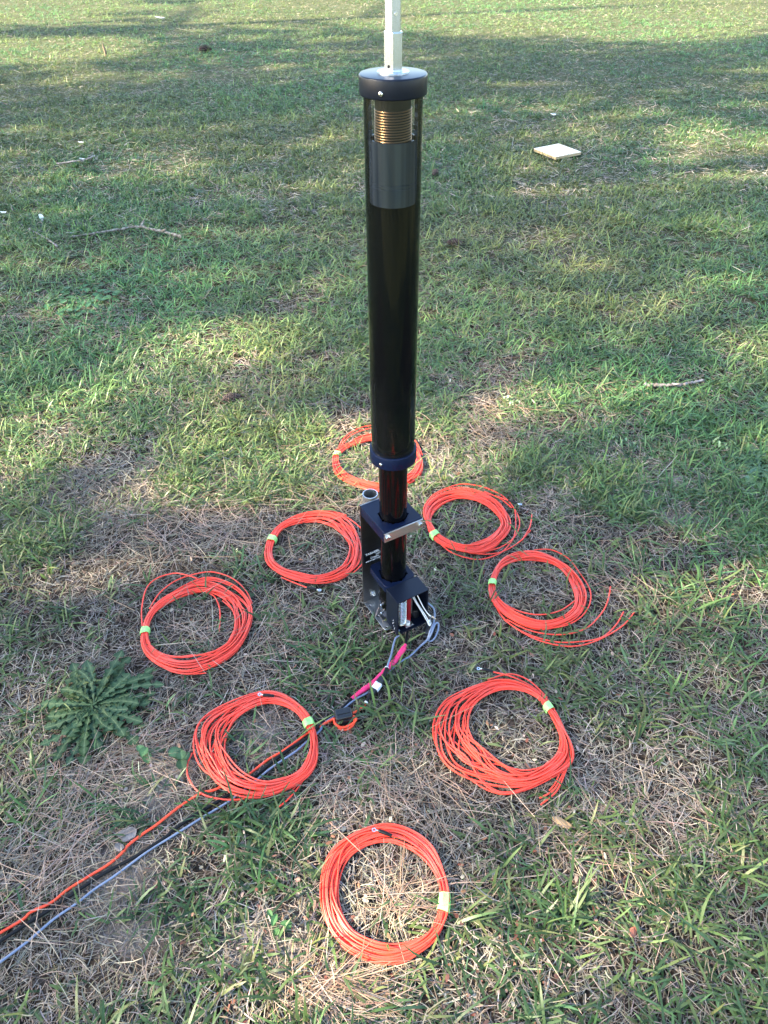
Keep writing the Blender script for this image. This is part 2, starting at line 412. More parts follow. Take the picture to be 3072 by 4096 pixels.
class Coil:
    def __init__(s, off, scale, outer, inner, tape, label, turns=17, tails=(), sleeve=None, seed=0, loose=1.0, tape_w=.021, zb=.011):
        s.P = lambda q: np.array((off[0] + q[0] / scale, off[1] + q[1] / scale))
        g = lambda q, z=.018: ground(*s.P(q), z)
        O = np.array([g(q) for q in outer])[:, :2]; I = np.array([g(q) for q in inner])[:, :2]
        c = (O.mean(0) + I.mean(0)) / 2
        def polar(Q):
            cl = spline(Q, 24, True) - c
            th = np.arctan2(cl[:, 1], cl[:, 0]); r = np.hypot(cl[:, 0], cl[:, 1]); k = np.argsort(th)
            return lambda a: np.interp((a + PI) % (2 * PI) - PI, th[k], r[k], period=2 * PI)
        ro, ri = polar(O), polar(I)
        r_ = np.random.default_rng(seed)
        tp = g(tape)[:2]; ta = math.atan2(tp[1] - c[1], tp[0] - c[0])
        root = empty('wire_coil', (c[0], c[1], 0))
        tag(root, label, 'wire coil', 'coils of orange wire lying on the grass')
        # one wire wound many times: s is the place of the strand between the inner and the outer edge
        KN = 8; turns += 4
        order = np.linspace(.03, .97, turns); r_.shuffle(order)
        kn = []; zk = []
        for t in range(turns):
            for k in range(KN):
                a = ta + 2 * PI * (k / KN)
                far = .5 - .5 * math.cos(a - ta)
                kn.append(np.clip(order[t] + r_.normal(0, .05 + .13 * far * loose), 0, 1))
                zk.append(r_.random())
        kn = np.array(kn + kn[:1]); zk = np.array(zk + zk[:1])
        tt = np.arange(0, turns * KN, 1 / 18.0)
        def cr(v):
            i = np.floor(tt).astype(int); f = tt - i; n = len(v)
            p0, p1, p2, p3 = v[np.clip(i - 1, 0, n - 1)], v[np.clip(i, 0, n - 1)], v[np.clip(i + 1, 0, n - 1)], v[np.clip(i + 2, 0, n - 1)]
            return .5 * (2 * p1 + (p2 - p0) * f + (2 * p0 - 5 * p1 + 4 * p2 - p3) * f * f + (-p0 + 3 * p1 - 3 * p2 + p3) * f ** 3)
        ss = np.clip(cr(kn), -.02, 1.02); zz = np.clip(cr(zk), 0, 1)
        ang = ta + 2 * PI * tt / KN
        rad = ri(ang) + WR + (ro(ang) - ri(ang) - 2 * WR) * ss
        pts = np.stack([rad * np.cos(ang), rad * np.sin(ang), zb + WR + zz * .0105], 1)
        mb = MB(); mb.tube(pts, WR, 7)
        RINGS.append((c, ro, ri))
        for tl in tails:
            q = np.array([ground(*s.P(p[:2]), p[2] if len(p) > 2 else .016) for p in tl]) - [c[0], c[1], 0]
            q = spline(q, 10)
            mb.tube(q, WR, 7); LINES.append((q + [c[0], c[1], 0], .006))
        wire = mb.build('wire', M['wire'], root)
        # the band of green tape: follows the ring's section, wrapped round all strands
        a_half = tape_w / 2 / ((ro(ta) + ri(ta)) / 2)
        tb = MB(); rows = 9; prof = []
        for i in range(rows):
            a = ta - a_half + 2 * a_half * i / (rows - 1)
            r0, r1 = ri(a) - .0012, ro(a) + .0012
            h = zb + .0155
            sec = [(r0, zb - .004), (r0 - .0005, zb + .008), (r0 + .004, h), (r0 + (r1 - r0) * .33, h + .0014), (r0 + (r1 - r0) * .66, h + .0004), (r1 - .004, h), (r1 + .0005, zb + .008), (r1, zb - .004)]
            prof.append([(r * math.cos(a), r * math.sin(a), z) for r, z in sec])
        n = 8; vs = [v for row in prof for v in row]
        fs = [(i * n + k, i * n + (k + 1) % n, (i + 1) * n + (k + 1) % n, (i + 1) * n + k) for i in range(rows - 1) for k in range(n)]
        tb.add(vs, fs); tb.build('tape_band', M['tape'], root)
        if sleeve:
            p, q, e, z = sleeve                 # sleeve start, sleeve end, terminal end
            p, q, e = [np.array(ground(*s.P(k), z)) - [c[0], c[1], 0] for k in (p, q, e)]
            LINES.append((np.array([p, (p + q) / 2, q, e]) + [c[0], c[1], 0], .012))
            sv = MB(); sv.tube(spline([p, (p * .6 + q * .4) + [0, 0, .001], q], 5), [.0036] * 5 + [.0042] * 5 + [.0030], 10)
            so_ = sv.build('heat_shrink_sleeve', M['rubber'], root)
            d = (e - q); d /= np.linalg.norm(d); nrm = np.array([-d[1], d[0], 0])
            tm = MB(); tm.tube([q - d * .001, q + d * .005], .0018, 8)
            cc = q + d * .0095; ring = []
            m_ = 18; va = []
            for k in range(m_):
                a = 2 * PI * k / m_
                for rr, hz in ((.0048, .0006), (.0024, .0006), (.0024, -.0006), (.0048, -.0006)):
                    va.append(cc + d * rr * math.cos(a) + nrm * rr * math.sin(a) + [0, 0, hz])
            fa = [(k * 4 + j, k * 4 + (j + 1) % 4, ((k + 1) % m_) * 4 + (j + 1) % 4, ((k + 1) % m_) * 4 + j) for k in range(m_) for j in range(4)]
            tm.add(va, fa); tm.build('ring_terminal', M['zinc'], so_)
        s.c, s.ro, s.ri, s.root = c, ro, ri, root


Coil((1240, 3200), 2.765,
     [(1545, 1060), (1390, 1560), (850, 1800), (290, 1545), (105, 1000), (270, 520), (850, 250), (1340, 480)],
     [(1435, 1000), (1290, 1440), (850, 1590), (450, 1390), (320, 1000), (470, 640), (860, 465), (1230, 640)], (1485, 1135),
     'neat round coil of orange wire lying nearest the camera with the widest green tape', 19,
     tails=[[(340, 1600), (430, 1670), (600, 1760), (850, 1812), (1060, 1780), (1250, 1660)]],
     sleeve=((905, 395), (755, 338), (690, 328), .031), seed=11, loose=.6, tape_w=.036)
Coil((700, 2700), 2.37,
     [(1360, 640), (1270, 970), (780, 1180), (330, 1040), (165, 700), (300, 390), (880, 155), (1230, 330)],
     [(1265, 620), (1180, 900), (880, 1010), (620, 890), (495, 650), (590, 430), (880, 285), (1140, 360)], (1285, 460),
     'spread orange wire coil lying over the three parallel cables', 18,
     tails=[[(165, 740), (118, 850), (130, 980), (230, 1110), (400, 1170), (620, 1178), (860, 1110)],
            [(1240, 960), (1150, 1090), (1060, 1190), (985, 1250, .012)], [(1215, 960), (1140, 1060), (1075, 1130, .012)]],
     sleeve=((940, 200), (835, 190), (785, 180), .036), seed=12, loose=1.15, zb=.0165)
Coil((1680, 2640), 2.514,
     [(1530, 860), (1440, 1120), (850, 1345), (300, 1100), (120, 720), (290, 370), (800, 195), (1250, 370)],
     [(1400, 800), (1280, 1040), (1000, 1130), (640, 900), (490, 680), (570, 460), (850, 300), (1180, 390)], (1312, 460),
     'large loose orange coil whose black sleeved end points away from its upper rim', 17,
     tails=[[(730, 118, .027), (900, 160, .024), (1060, 230), (1200, 320), (1310, 430)], [(680, 200), (830, 152), (950, 145), (1110, 215), (1280, 380)],
            [(1450, 1120), (1350, 1300), (1205, 1390, .01)], [(1480, 1080), (1380, 1310), (1215, 1455, .01)], [(1400, 1150), (1360, 1240), (1300, 1315, .01)],
            [(600, 880), (760, 1020), (1000, 1105), (1200, 1085), (1300, 1020)]],
     sleeve=((735, 118), (625, 92), (560, 84), .027), seed=13, loose=1.15)
Coil((500, 2200), 2.765,
     [(1415, 700), (1230, 1120), (720, 1375), (280, 1230), (168, 960), (330, 590), (880, 310), (1260, 430)],
     [(1215, 780), (1110, 1050), (650, 1175), (330, 1080), (265, 890), (400, 640), (780, 470), (1080, 560)], (217, 898),
     'orange wire coil beside the dandelion rosette with one cut end hanging inside the ring', 16,
     tails=[[(190, 840), (185, 650), (235, 430), (350, 315), (540, 258), (680, 277), (800, 315)],
            [(270, 650), (380, 480), (560, 340), (780, 265), (970, 243), (1180, 310), (1330, 440), (1405, 590)],
            [(900, 470), (985, 510), (1040, 620), (1052, 750), (1042, 900, .012)], [(500, 1340), (690, 1372), (900, 1360, .012)], [(1080, 560), (1200, 680), (1230, 820), (1150, 1000)]],
     seed=14)
Coil((1000, 1960), 3.318,
     [(1475, 740), (1380, 1080), (880, 1250), (330, 1090), (195, 820), (380, 450), (920, 285), (1300, 390)],
     [(1320, 760), (1210, 1010), (880, 1130), (430, 1010), (300, 800), (460, 520), (860, 430), (1180, 560)], (280, 650),
     'orange wire coil partly hidden behind the left edge of the steel bracket', 16,
     tails=[[(420, 1160), (600, 1235, .02), (765, 1298, .025)], [(900, 280), (1080, 280), (1280, 335, .014)], [(1150, 300), (1330, 390), (1500, 540), (1560, 720), (1500, 960), (1360, 1110)]],
     sleeve=((755, 1296), (885, 1322), (930, 1330), .025), seed=15)
Coil((1280, 1640), 3.318,
     [(1378, 730), (1210, 980), (780, 1085), (290, 930), (165, 700), (260, 490), (690, 310), (1200, 420)],
     [(1270, 700), (1150, 870), (780, 975), (400, 870), (255, 700), (310, 560), (690, 400), (1150, 520)], (218, 590),
     'farthest orange wire coil, lying behind the black antenna mast', 15,
     tails=[[(230, 530), (330, 360), (500, 250), (700, 205), (1000, 235), (1250, 390), (1360, 600)], [(250, 520), (380, 360), (560, 270), (760, 240), (1050, 280), (1280, 460), (1340, 720), (1250, 900)]],
     seed=16)
Coil((1640, 1900), 3.19,
     [(1290, 620), (1130, 880), (800, 1010), (330, 840), (165, 480), (320, 260), (650, 170), (1080, 300)],
     [(1160, 620), (990, 800), (700, 885), (400, 770), (275, 560), (400, 390), (700, 300), (1000, 410)], (328, 752),
     'tangled orange wire coil right behind the mast with strands escaping on its right', 17,
     tails=[[(190, 420), (300, 250), (600, 125), (800, 125), (1000, 175), (1200, 280), (1330, 430), (1400, 600), (1340, 780), (1180, 910), (1000, 970)],
            [(800, 1000), (1000, 1010), (1200, 970), (1400, 850), (1540, 705, .012)], [(1430, 830), (1530, 660), (1555, 505, .012)],
            [(340, 830), (500, 970), (680, 1045), (870, 1078), (1050, 1040), (1200, 960), (1320, 800), (1350, 620), (1340, 440, .02)],
            [(800, 180), (1100, 270, .022), (1255, 325, .026)], [(950, 210), (1150, 300), (1300, 420)], [(870, 335), (1060, 440), (1160, 560), (1150, 660), (1000, 800), (780, 880)]],
     sleeve=((1255, 325), (1375, 366), (1420, 376), .026), seed=17)
Coil((1900, 2140), 2.37,
     [(1055, 560), (960, 790), (620, 890), (260, 750), (125, 520), (230, 250), (530, 150), (880, 290)],
     [(940, 570), (880, 735), (640, 810), (330, 700), (195, 520), (270, 310), (500, 235), (780, 300)], (155, 452),
     'orange wire coil farthest right with three long cut ends sweeping out to the right', 16,
     tails=[[(560, 142), (720, 140), (880, 220), (1000, 370), (1090, 520), (1085, 660), (1000, 780), (850, 860), (640, 888)],
            [(300, 800), (480, 890), (660, 935), (860, 940), (1060, 880), (1200, 740), (1260, 620), (1285, 490, .012)],
            [(210, 700), (300, 820), (500, 940), (760, 1012), (1000, 1010), (1200, 970), (1330, 860), (1408, 730, .012)],
            [(230, 740), (340, 850), (560, 980), (800, 1047), (1000, 1047), (1200, 980), (1400, 860), (1512, 730, .012)],
            [(230, 620), (400, 715), (600, 755), (800, 720), (945, 625)]],
     seed=18)


# ------------------------------------------------------------------ antenna on its bracket
AX = (.0232, 1.3841, 0.0)
ant = empty('antenna', AX, math.radians(30))
tag(ant, 'tall black screwdriver antenna with smoked tube on a steel bracket', 'antenna')
Rz = Matrix.Rotation(math.radians(30), 3, 'Z')


def A(x, y, z):
    """antenna coordinates -> world"""
    q = Rz @ Vector((x, y, z)); return np.array((q.x + AX[0], q.y + AX[1], q.z))


def ring_prof(r0, r1, z0, z1, b=.0015):
    return [(r0, z0), (r1 - b, z0), (r1 - b * .3, z0 + b * .3), (r1, z0 + b), (r1, z1 - b), (r1 - b * .3, z1 - b * .3), (r1 - b, z1), (r0, z1)]


def pan_screw(parent, ang, r, z, k=.0042):
    d = Vector((math.cos(ang), math.sin(ang), 0))
    q = d.to_track_quat('Z', 'Y').to_matrix()
    m = MB(); m.lathe([(k, 0), (k, .0012), (k * .85, .0026), (k * .45, .0034), (0.0001, .0036)], c=d * (r - .0004) + Vector((0, 0, z)), n=20, ax=q)
    o = m.build('screw', M['zinc'], parent)
    s = MB(); s.box(d * (r + .0031) + Vector((0, 0, z)), (k * 1.1, .0007, .0008), q); s.box(d * (r + .0033) + Vector((0, 0, z)), (.0007, k * 1.1, .0008), q)
    s.build('screw_slot', M['hole'], o)
    return o


mt = MB(); mt.lathe([(.035, .032), (.035, .575)], n=96); mt.build('mast_tube', M['gloss_black'], ant)
lc = MB(); lc.lathe(ring_prof(.0358, .0556, .564, .596), n=96, caps=False); lc = lc.build('lower_collar', M['navy'], ant)
pan_screw(lc, math.radians(-152), .0556, .578)
pan_screw(lc, math.radians(28), .0556, .578)
ct = MB(); ct.lathe([(.0508, .590), (.0508, 1.330)], n=128, caps=False); ct.build('smoked_tube', M['smoked'], ant)
it = MB(); it.lathe([(.0395, .590), (.0395, 1.1515)], n=96); it.build('inner_tube', M['inner_black'], ant)
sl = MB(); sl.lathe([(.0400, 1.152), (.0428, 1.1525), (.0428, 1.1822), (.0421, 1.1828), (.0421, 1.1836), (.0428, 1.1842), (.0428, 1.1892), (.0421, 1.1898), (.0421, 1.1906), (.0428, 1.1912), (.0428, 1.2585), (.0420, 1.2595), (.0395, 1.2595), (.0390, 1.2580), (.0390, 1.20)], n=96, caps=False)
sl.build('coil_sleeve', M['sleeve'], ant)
fm = MB(); fm.lathe([(.0310, 1.16), (.0310, 1.328)], n=64); fm.build('coil_former', M['former'], ant)
cw = MB(); th = np.arange(0, 2 * PI * 24, 2 * PI / 40); zz = 1.205 + th / (2 * PI) * .0042
cw.tube(np.stack([.0316 * np.cos(th), .0316 * np.sin(th), zz], 1), .0014, 7); cw.build('coil_winding', M['bronze'], ant)
cp = MB(); cp.lathe([(.0500, 1.3275), (.0566, 1.3275), (.0572, 1.3281), (.0575, 1.3292), (.0575, 1.3545), (.0571, 1.3560), (.0562, 1.3570), (.0548, 1.3574), (.0001, 1.3574)], n=128, caps=False)
cp = cp.build('top_cap', M['navy_matt'], ant)
cp2 = MB(); cp2.lathe([(.0555, 1.3268), (.0001, 1.3268)], n=64, caps=False); cp2.build('cap_underside', M['rubber'], cp)
pan_screw(cp, math.radians(-141), .0575, 1.337)
pan_screw(cp, math.radians(-12), .0575, 1.337)
fl = MB(); fl.lathe([(.0266, 1.3572), (.0266, 1.3596), (.0258, 1.3606), (.0190, 1.3606), (.0186, 1.3616), (.0001, 1.3616)], n=64, caps=False); fl = fl.build('mounting_flange', M['alu'], ant)
hx = MB(); hx.lathe([(.0170, 1.3600), (.0170, 1.4140), (.0163, 1.4155), (.0001, 1.4155)], n=6, rot=math.radians(-120), smooth=False); hx = hx.build('hex_adapter', M['alu'], ant, .0006)
for name, parent, ang, rr, z in (('set_screw', hx, math.radians(-150), .0147, 1.3685),):
    d = Vector((math.cos(ang), math.sin(ang), 0)); m = MB()
    m.lathe([(.0024, 0), (.0022, .0006), (.0012, .0006), (.0012, .0001), (.0001, .0001)], c=d * rr + Vector((0, 0, z)), n=14, ax=d.to_track_quat('Z', 'Y').to_matrix()); m.build(name, M['rubber'], parent)
rd = MB(); rd.lathe([(.0140, 1.4150), (.0140, 2.62)], n=6, rot=math.radians(-128), smooth=False); rd = rd.build('whip_mast', M['alu'], ant, .0006)
d = Vector((math.cos(math.radians(-98)), math.sin(math.radians(-98)), 0)); m = MB()
m.lathe([(.0030, 0), (.0027, .0008), (.0014, .0008), (.0014, .0002), (.0001, .0002)], c=d * .0121 + Vector((0, 0, 1.4395)), n=14, ax=d.to_track_quat('Z', 'Y').to_matrix()); m.build('set_screw', M['zinc'], rd)

# steel bracket: upright plate and foot in one fold
foot = rrect(-.0575, -.0525, .0575, .0735, .010)
foot = [(x, y if y < .05 else .0715) if y > .05 else (x, y) for x, y in foot]
foot = [(-.0575, .0715), (.0575, .0715)][::-1] + [p for p in rrect(-.0575, -.0525, .0575, .0715, .010)[14:]]
FZ = .012
holes = [circle(x, y, .0030, 16) for x in (-.048, .048) for y in (.051, .004, -.042)]
ft = plate('bracket_foot', foot, holes, FZ - .0015, FZ + .0015, M['steel_foot_lit'], ant)
up_ = MB(); up_.box((0, .0715, FZ + .0015 + .1855), (.115, .003, .371)); bo = up_.build('bracket_upright', M['steel'], ant, .0006)
hb = MB()
q = Vector((0, -1, 0)).to_track_quat('Z', 'Y').to_matrix()
for bx, bz in ((-.0267, .036), (.0267, .036)):
    m = MB(); m.lathe([(.0098, 0), (.0098, .0012)], c=(bx, .0700, bz), n=28, ax=q); m.lathe([(.0068, .0012), (.0068, .0062), (.0058, .0068)], c=(bx, .0700, bz), n=6, ax=q, rot=.3, smooth=False)
    m.lathe([(.0036, .0068), (.0036, .0105), (.003, .0112)], c=(bx, .0700, bz), n=16, ax=q)
    m.build('hex_bolt', M['zinc'], bo, .0004)

# black label with white lettering on the upright
lb = plate('label_plate', rrect(-.0510, .1690, .0330, .2085, .003), [], 0, .0006, M['label'], ant, .0001, Matrix.Translation((0, .0700, 0)) @ Matrix.Rotation(PI / 2, 4, 'X'))


def lettering(txt, x, z, size, parent, bold=.00012):
    cu = bpy.data.curves.new('txt', 'FONT'); cu.body = txt; cu.size = size; cu.offset = bold; cu.extrude = .00008; cu.resolution_u = 3
    tmp = bpy.data.objects.new('tmp', cu); COL.objects.link(tmp)
    dg = bpy.context.evaluated_depsgraph_get(); dg.update()
    me = bpy.data.meshes.new_from_object(tmp.evaluated_get(dg)); bpy.data.objects.remove(tmp); bpy.data.curves.remove(cu)
    me.transform(Matrix.Translation((x, .0692, z)) @ Matrix.Rotation(PI / 2, 4, 'X')); me.materials.clear(); me.materials.append(M['print'])
    return link(bpy.data.objects.new('lettering', me), parent)


lettering('TARHEEL', -.0470, .1975, .0108, lb, .0003)
lettering('Large', -.0146, .1885, .0092, lb, .0002)
lettering('Cradle', -.0322, .1795, .0098, lb, .0002)
lettering('www.tarheel', -.0472, .1712, .0090, lb, .0002)


def notch_hole(r, n_not, k, off=0.0):
    """round hole with small round notches"""
    out = []
    for j in range(144):
        a = 2 * PI * j / 144
        da = (a - off) % (2 * PI / n_not); da = min(da, 2 * PI / n_not - da) * r
        out.append(((r + (math.sqrt(max(k * k - da * da, 0)))) * math.cos(a), (r + math.sqrt(max(k * k - da * da, 0))) * math.sin(a)))
    return out


cb = plate('clamp_block', rrect(-.0565, -.0500, .0565, .0698, .0012, 2), [notch_hole(.0362, 8, .0034, .25)], .3520, .3840, M['navy'], ant, .0008)
cs = MB(); cs.lathe([(.0420, .3525), (.0345, .3525)], n=48, caps=False); cs.lathe([(.0418, .374), (.0352, .374)], n=48, caps=False); cs.build('clamp_liner', M['rubber'], cb)
ln = MB(); ln.box((-.0568, 0.006, .368), (.0006, .0006, .0318)); ln.build('clamp_split', M['hole'], cb)
cpl = MB(); cpl.box((0, -.0517, .3672), (.1125, .0030, .0285)); cpl = cpl.build('clamp_plate', M['alu_br'], ant, .0005)
for bx in (-.0480, .0480):
    m = MB(); m.lathe([(.0072, 0), (.0072, .0042), (.0060, .0052)], c=(bx, -.0532, .3672), n=6, ax=q, rot=.5 if bx < 0 else .2, smooth=False)
    m.build('hex_bolt', M['zinc'], cpl, .0005)

# lower clamp with rounded shoulders, its liner, and the open control box in front
lcp = plate('lower_clamp', rrect(-.0470, -.0440, .0470, .0560, .016), [notch_hole(.0362, 8, .0034, .1)], .1500, .1720, M['navy'], ant, .0008)
m = MB(); m.lathe([(.0420, .1505), (.0345, .1505)], n=48, caps=False); m.lathe([(.0418, .163), (.0352, .163)], n=48, caps=False); m.build('clamp_liner', M['rubber'], lcp)
bs = MB(); bs.lathe([(.0405, .026), (.0412, .028), (.0412, .148)], n=64); bs.build('tube_sleeve', M['gloss_black'], ant)
for z in (.142, .086):
    m = MB(); m.lathe(ring_prof(.0405, .0422, z - .0045, z + .0045, .0005), n=64, caps=False); m.build('steel_band', M['dark_band'], ant)
for z in (.0706, .0377):
    m = MB(); m.lathe([(.0042, 0), (.0042, .006), (.003, .008)], c=(-.0395, -.0080, z), n=14, ax=Vector((-1, -.2, 0)).to_track_quat('Z', 'Y').to_matrix()); m.build('clamp_screw', M['zinc'], ant)
X0, X1, Y0, Y1, Z0, Z1, W = -.0485, .0485, -.1040, -.0445, .0400, .1718, .0030
bxm = MB()
bxm.box(((X0 + X1) / 2, (Y0 + Y1) / 2, Z1 - W / 2), (X1 - X0, Y1 - Y0, W))
bxm.box(((X0 + X1) / 2, (Y0 + Y1) / 2, Z0 + W / 2), (X1 - X0, Y1 - Y0, W))
bxm.box((X0 + W / 2, (Y0 + Y1) / 2, (Z0 + Z1) / 2), (W, Y1 - Y0, Z1 - Z0 - 2 * W - .0002))
bxm.box((X1 - W / 2, (Y0 + Y1) / 2, (Z0 + Z1) / 2), (W, Y1 - Y0, Z1 - Z0 - 2 * W - .0002))
bxm.box(((X0 + X1) / 2, Y1 - W / 2, (Z0 + Z1) / 2), (X1 - X0 - 2 * W - .0002, W, Z1 - Z0 - 2 * W - .0002))
cbx = bxm.build('control_box', M['navy_matt'], ant, .0007)
# silver shunt coil, red circuit board with fine springs, socket and wires in the box
sp = MB(); th = np.arange(0, 2 * PI * 17, 2 * PI / 22); z = .060 + th / (2 * PI) * .0056
sp.tube(np.stack([-.0245 + .0135 * np.cos(th), -.0830 + .0135 * np.sin(th), z], 1), .0015, 7); sp.build('shunt_coil', M['zinc'], cbx)
rb = MB(); rb.box((-.0030, -.0720, .105), (.0024, .030, .104), Matrix.Rotation(.5, 3, 'Z')); rb = rb.build('circuit_board', M['red_board'], cbx, .0003)
m = MB()
for k in range(15): m.box((-.0076, -.0812 , .060 + k * .0066), (.0006, .0016, .0012), Matrix.Rotation(.5, 3, 'Z'))
m.build('solder_dots', M['zinc'], rb)
for ox in (.0085, .0165):
    m = MB(); th = np.arange(0, 2 * PI * 19, 2 * PI / 14); z = .062 + th / (2 * PI) * .0048
    m.tube(np.stack([ox + .0034 * np.cos(th), -.068 + .0034 * np.sin(th), z], 1), .0006, 5); m.build('choke_coil', M['steel'], cbx)
so2 = MB(); so2.box((-.0030, -.0830, Z0 + W + .0010), (.026, .026, .0016), Matrix.Rotation(.04, 3, 'Z')); so2 = so2.build('socket_plate', M['zinc'], cbx, .0004)
m = MB(); m.lathe([(.0066, 0), (.0066, .006), (.0058, .0066), (.0042, .0066), (.0040, .004), (.0016, .004), (.0014, .009), (.0001, .0092)], c=(-.0030, -.0830, Z0 + W + .0019), n=28, caps=False); m.build('socket_ring', M['white'], so2)
for sx in (-.0098, .0098):
    for sy in (-.0098, .0098):
        m = MB(); m.lathe([(.0018, 0), (.0014, .0014), (.0001, .0016)], c=(-.0030 + sx, -.0830 + sy, Z0 + W + .0018), n=10); m.build('screw', M['zinc'], so2)
mo = MB(); mo.lathe([(.0125, Z0 + W), (.0125, Z0 + .03), (.0115, Z0 + .032), (.0001, Z0 + .032)], c=(.0300, -.066, 0), n=24, caps=False); mo.build('relay_can', M['black_plastic'], cbx)
for path, kind in (([(.021, -.082, .160), (.025, -.090, .142), (.034, -.100, .110), (.046, -.108, .080), (.058, -.113, .064)], 1),
                   ([(.014, -.076, .140), (.020, -.088, .120), (.033, -.104, .082), (.0435, -.114, .050)], 0),
                   ([(.018, -.074, .140), (.026, -.088, .112), (.040, -.106, .074), (.0465, -.114, .052)], 2)):
    m = MB(); m.tube(spline(path, 6), .0014, 7); wr = m.build('white_lead', M['white'], cbx)
    a, b = np.array(path[-2]), np.array(path[-1]); dd = (b - a) / np.linalg.norm(b - a)
    if kind == 1:
        for off in (-.0022, .0022):
            k = MB(); o3 = np.array([off, 0, -off * .8]); k.tube([b - dd * .004 + o3, b + dd * .005 + o3, b + dd * .0052 + o3, b + dd * .015 + o3], [.0021, .0021, .0012, .0012], 8); k.build('crimp_terminal', M['zinc'], wr)
    if kind == 2:
        k = MB(); e = Vector(tuple(b)); qq = Vector(tuple(dd)).to_track_quat('Z', 'Y').to_matrix()
        k.box(e + Vector(tuple(dd * .004)), (.0115, .0052, .014), qq); hsg = k.build('plug_housing', M['white'], wr, .0006)
        k = MB()
        for off in (-.0022, .0022): k.box(e + Vector(tuple(dd * .003)) + qq @ Vector((off, .0029, 0)), (.0014, .0006, .006), qq)
        for off in (-.0022, .0022): k.box(e + Vector(tuple(dd * .003)) + qq @ Vector((off, -.0029, 0)), (.0014, .0006, .006), qq)
        k.build('housing_slots', M['rubber'], hsg)
        for off in (-.0026, .0026):
            k = MB(); c0 = e + qq @ Vector((off, 0, .011)); c1 = e + qq @ Vector((off * 1.2, 0, .025)); k.tube([c0, c0.lerp(c1, .4), c0.lerp(c1, .45), c1], [.0019, .0019, .0011, .0011], 8); k.build('crimp_terminal', M['zinc'], wr)
# marks down the side of the box
m = MB()
for yy, zz_, l in ((-.082, .083, .007), (-.085, .078, .004), (-.080, .070, .009), (-.084, .062, .004), (-.088, .056, .008), (-.086, .049, .004)):
    m.box((X0 - .0003, yy, zz_), (.0004, .0012, l * .7), Matrix.Rotation(.2, 3, 'X'))
m.build('side_marks', M['print'], cbx)

# galvanised pipe the bracket stands against
pp = empty('galvanised_pipe', (*(A(-.0130, .0955, 0)[:2]), 0), math.radians(30))
tag(pp, 'short galvanised steel pipe with an open end behind the bracket', 'pipe')
m = MB(); m.lathe([(.0205, .0), (.0205, .386), (.0202, .3885), (.0180, .3885), (.0178, .384), (.0178, .05)], n=48, caps=False); m.build('pipe_wall', M['galv'], pp)

# ------------------------------------------------------------------ cables
zb = .0095
off5 = lambda x, y: (1280 + x / 3.19, 2500 + y / 3.19)
off6 = lambda x, y: (700 + x / 2.37, 2700 + y / 2.37)
off7 = lambda x, y: (x / 1.8433, 3100 + y / 1.8433)
off4 = lambda x, y: (1400 + x / 4.1475, 2080 + y / 4.1475)
def gl(f, pts, z): return [ground(*f(p[0], p[1]), p[2] if len(p) > 2 else z) for p in pts]

# black coaxial cable with pink sleeve
cx_ = empty('coaxial_cable', ground(*off5(600, 760)))
tag(cx_, 'black coaxial cable with a bright pink sleeve running out of the box', 'coaxial cable')
o0 = np.array(cx_.location)
zc = zb + .0036
top = [A(-.003, -.083, .046), A(-.003, -.085, .030)] + gl(off5, [(1098, 215, .026), (1092, 250, .024)], 0)
mid = gl(off5, [(1092, 250, .024), (1060, 310, .022), (960, 450, .0175), (850, 565, .0165), (690, 730, .0160), (520, 850, .0150), (405, 940, .0125)], 0)
low = gl(off5, [(405, 940, .0125), (250, 1090, .0115), (100, 1190, .0110)], 0) + gl(off6, [(1500, 375), (1400, 445), (1265, 590), (1100, 690), (950, 800), (800, 925), (730, 980), (560, 1100), (420, 1190)], zc) + gl(off7, [(1430, 300), (1270, 412), (1220, 458), (1000, 600), (770, 722), (560, 860), (400, 970), (200, 1095), (0, 1225), (-180, 1340)], zc)
t1 = spline(top + mid[1:3], 8); t2 = spline(low, 8)
mb = MB(); mb.tube(t1 - o0, .0036, 12); mb.tube(t2 - o0, .0040, 12); mb.build('cable_jacket', M['rubber'], cx_)
LINES.append((t1, .009)); LINES.append((t2, .010))
ps = spline(mid, 8) - o0; L_ = len(ps); tt = np.linspace(0, 1, L_)
rr = np.interp(tt, [0, .115, .125, .15, .80, .83, .97, 1], [.0043, .0046, .0070, .0075, .0072, .0058, .0046, .0048])
mb = MB(); mb.tube(ps, rr, 18); mb.build('pink_sleeve', M['pink'], cx_)
LINES.append((ps + o0, .011))

# grey control cable: out of the side of the box, through a ferrite, then along the coax
gc = empty('control_cable', ground(*off5(1000, 490)))
tag(gc, 'thin blue grey control cable looping through the black choke beside the box', 'control cable')
o1 = np.array(gc.location); zg = zb + .0026
fc = ground(*off4(1330, 1850), .020)
g1 = [A(.049, -.072, .098), A(.056, -.074, .094)] + gl(off4, [(1375, 1450, .075), (1403, 1540, .060), (1398, 1640, .048), (1385, 1720, .041), (1330, 1840, .043), (1280, 1985, .022)], 0) \
    + gl(off4, [(1180, 2080, .014)], 0) + gl(off5, [(1350, 200), (1250, 300), (1150, 395), (1000, 490), (850, 630), (640, 840), (500, 920), (400, 985), (310, 1060), (215, 1140), (90, 1220), (10, 1320)], zg) \
    + gl(off6, [(1390, 510), (1350, 550), (1265, 618), (1150, 720), (1000, 820), (880, 905), (770, 1000), (640, 1100), (500, 1205)], zg) \
    + gl(off7, [(1480, 320), (1240, 470), (1100, 555), (850, 740), (700, 840), (560, 950), (400, 1060), (200, 1230), (0, 1380), (-160, 1500)], zg)
gs = spline(g1, 8)
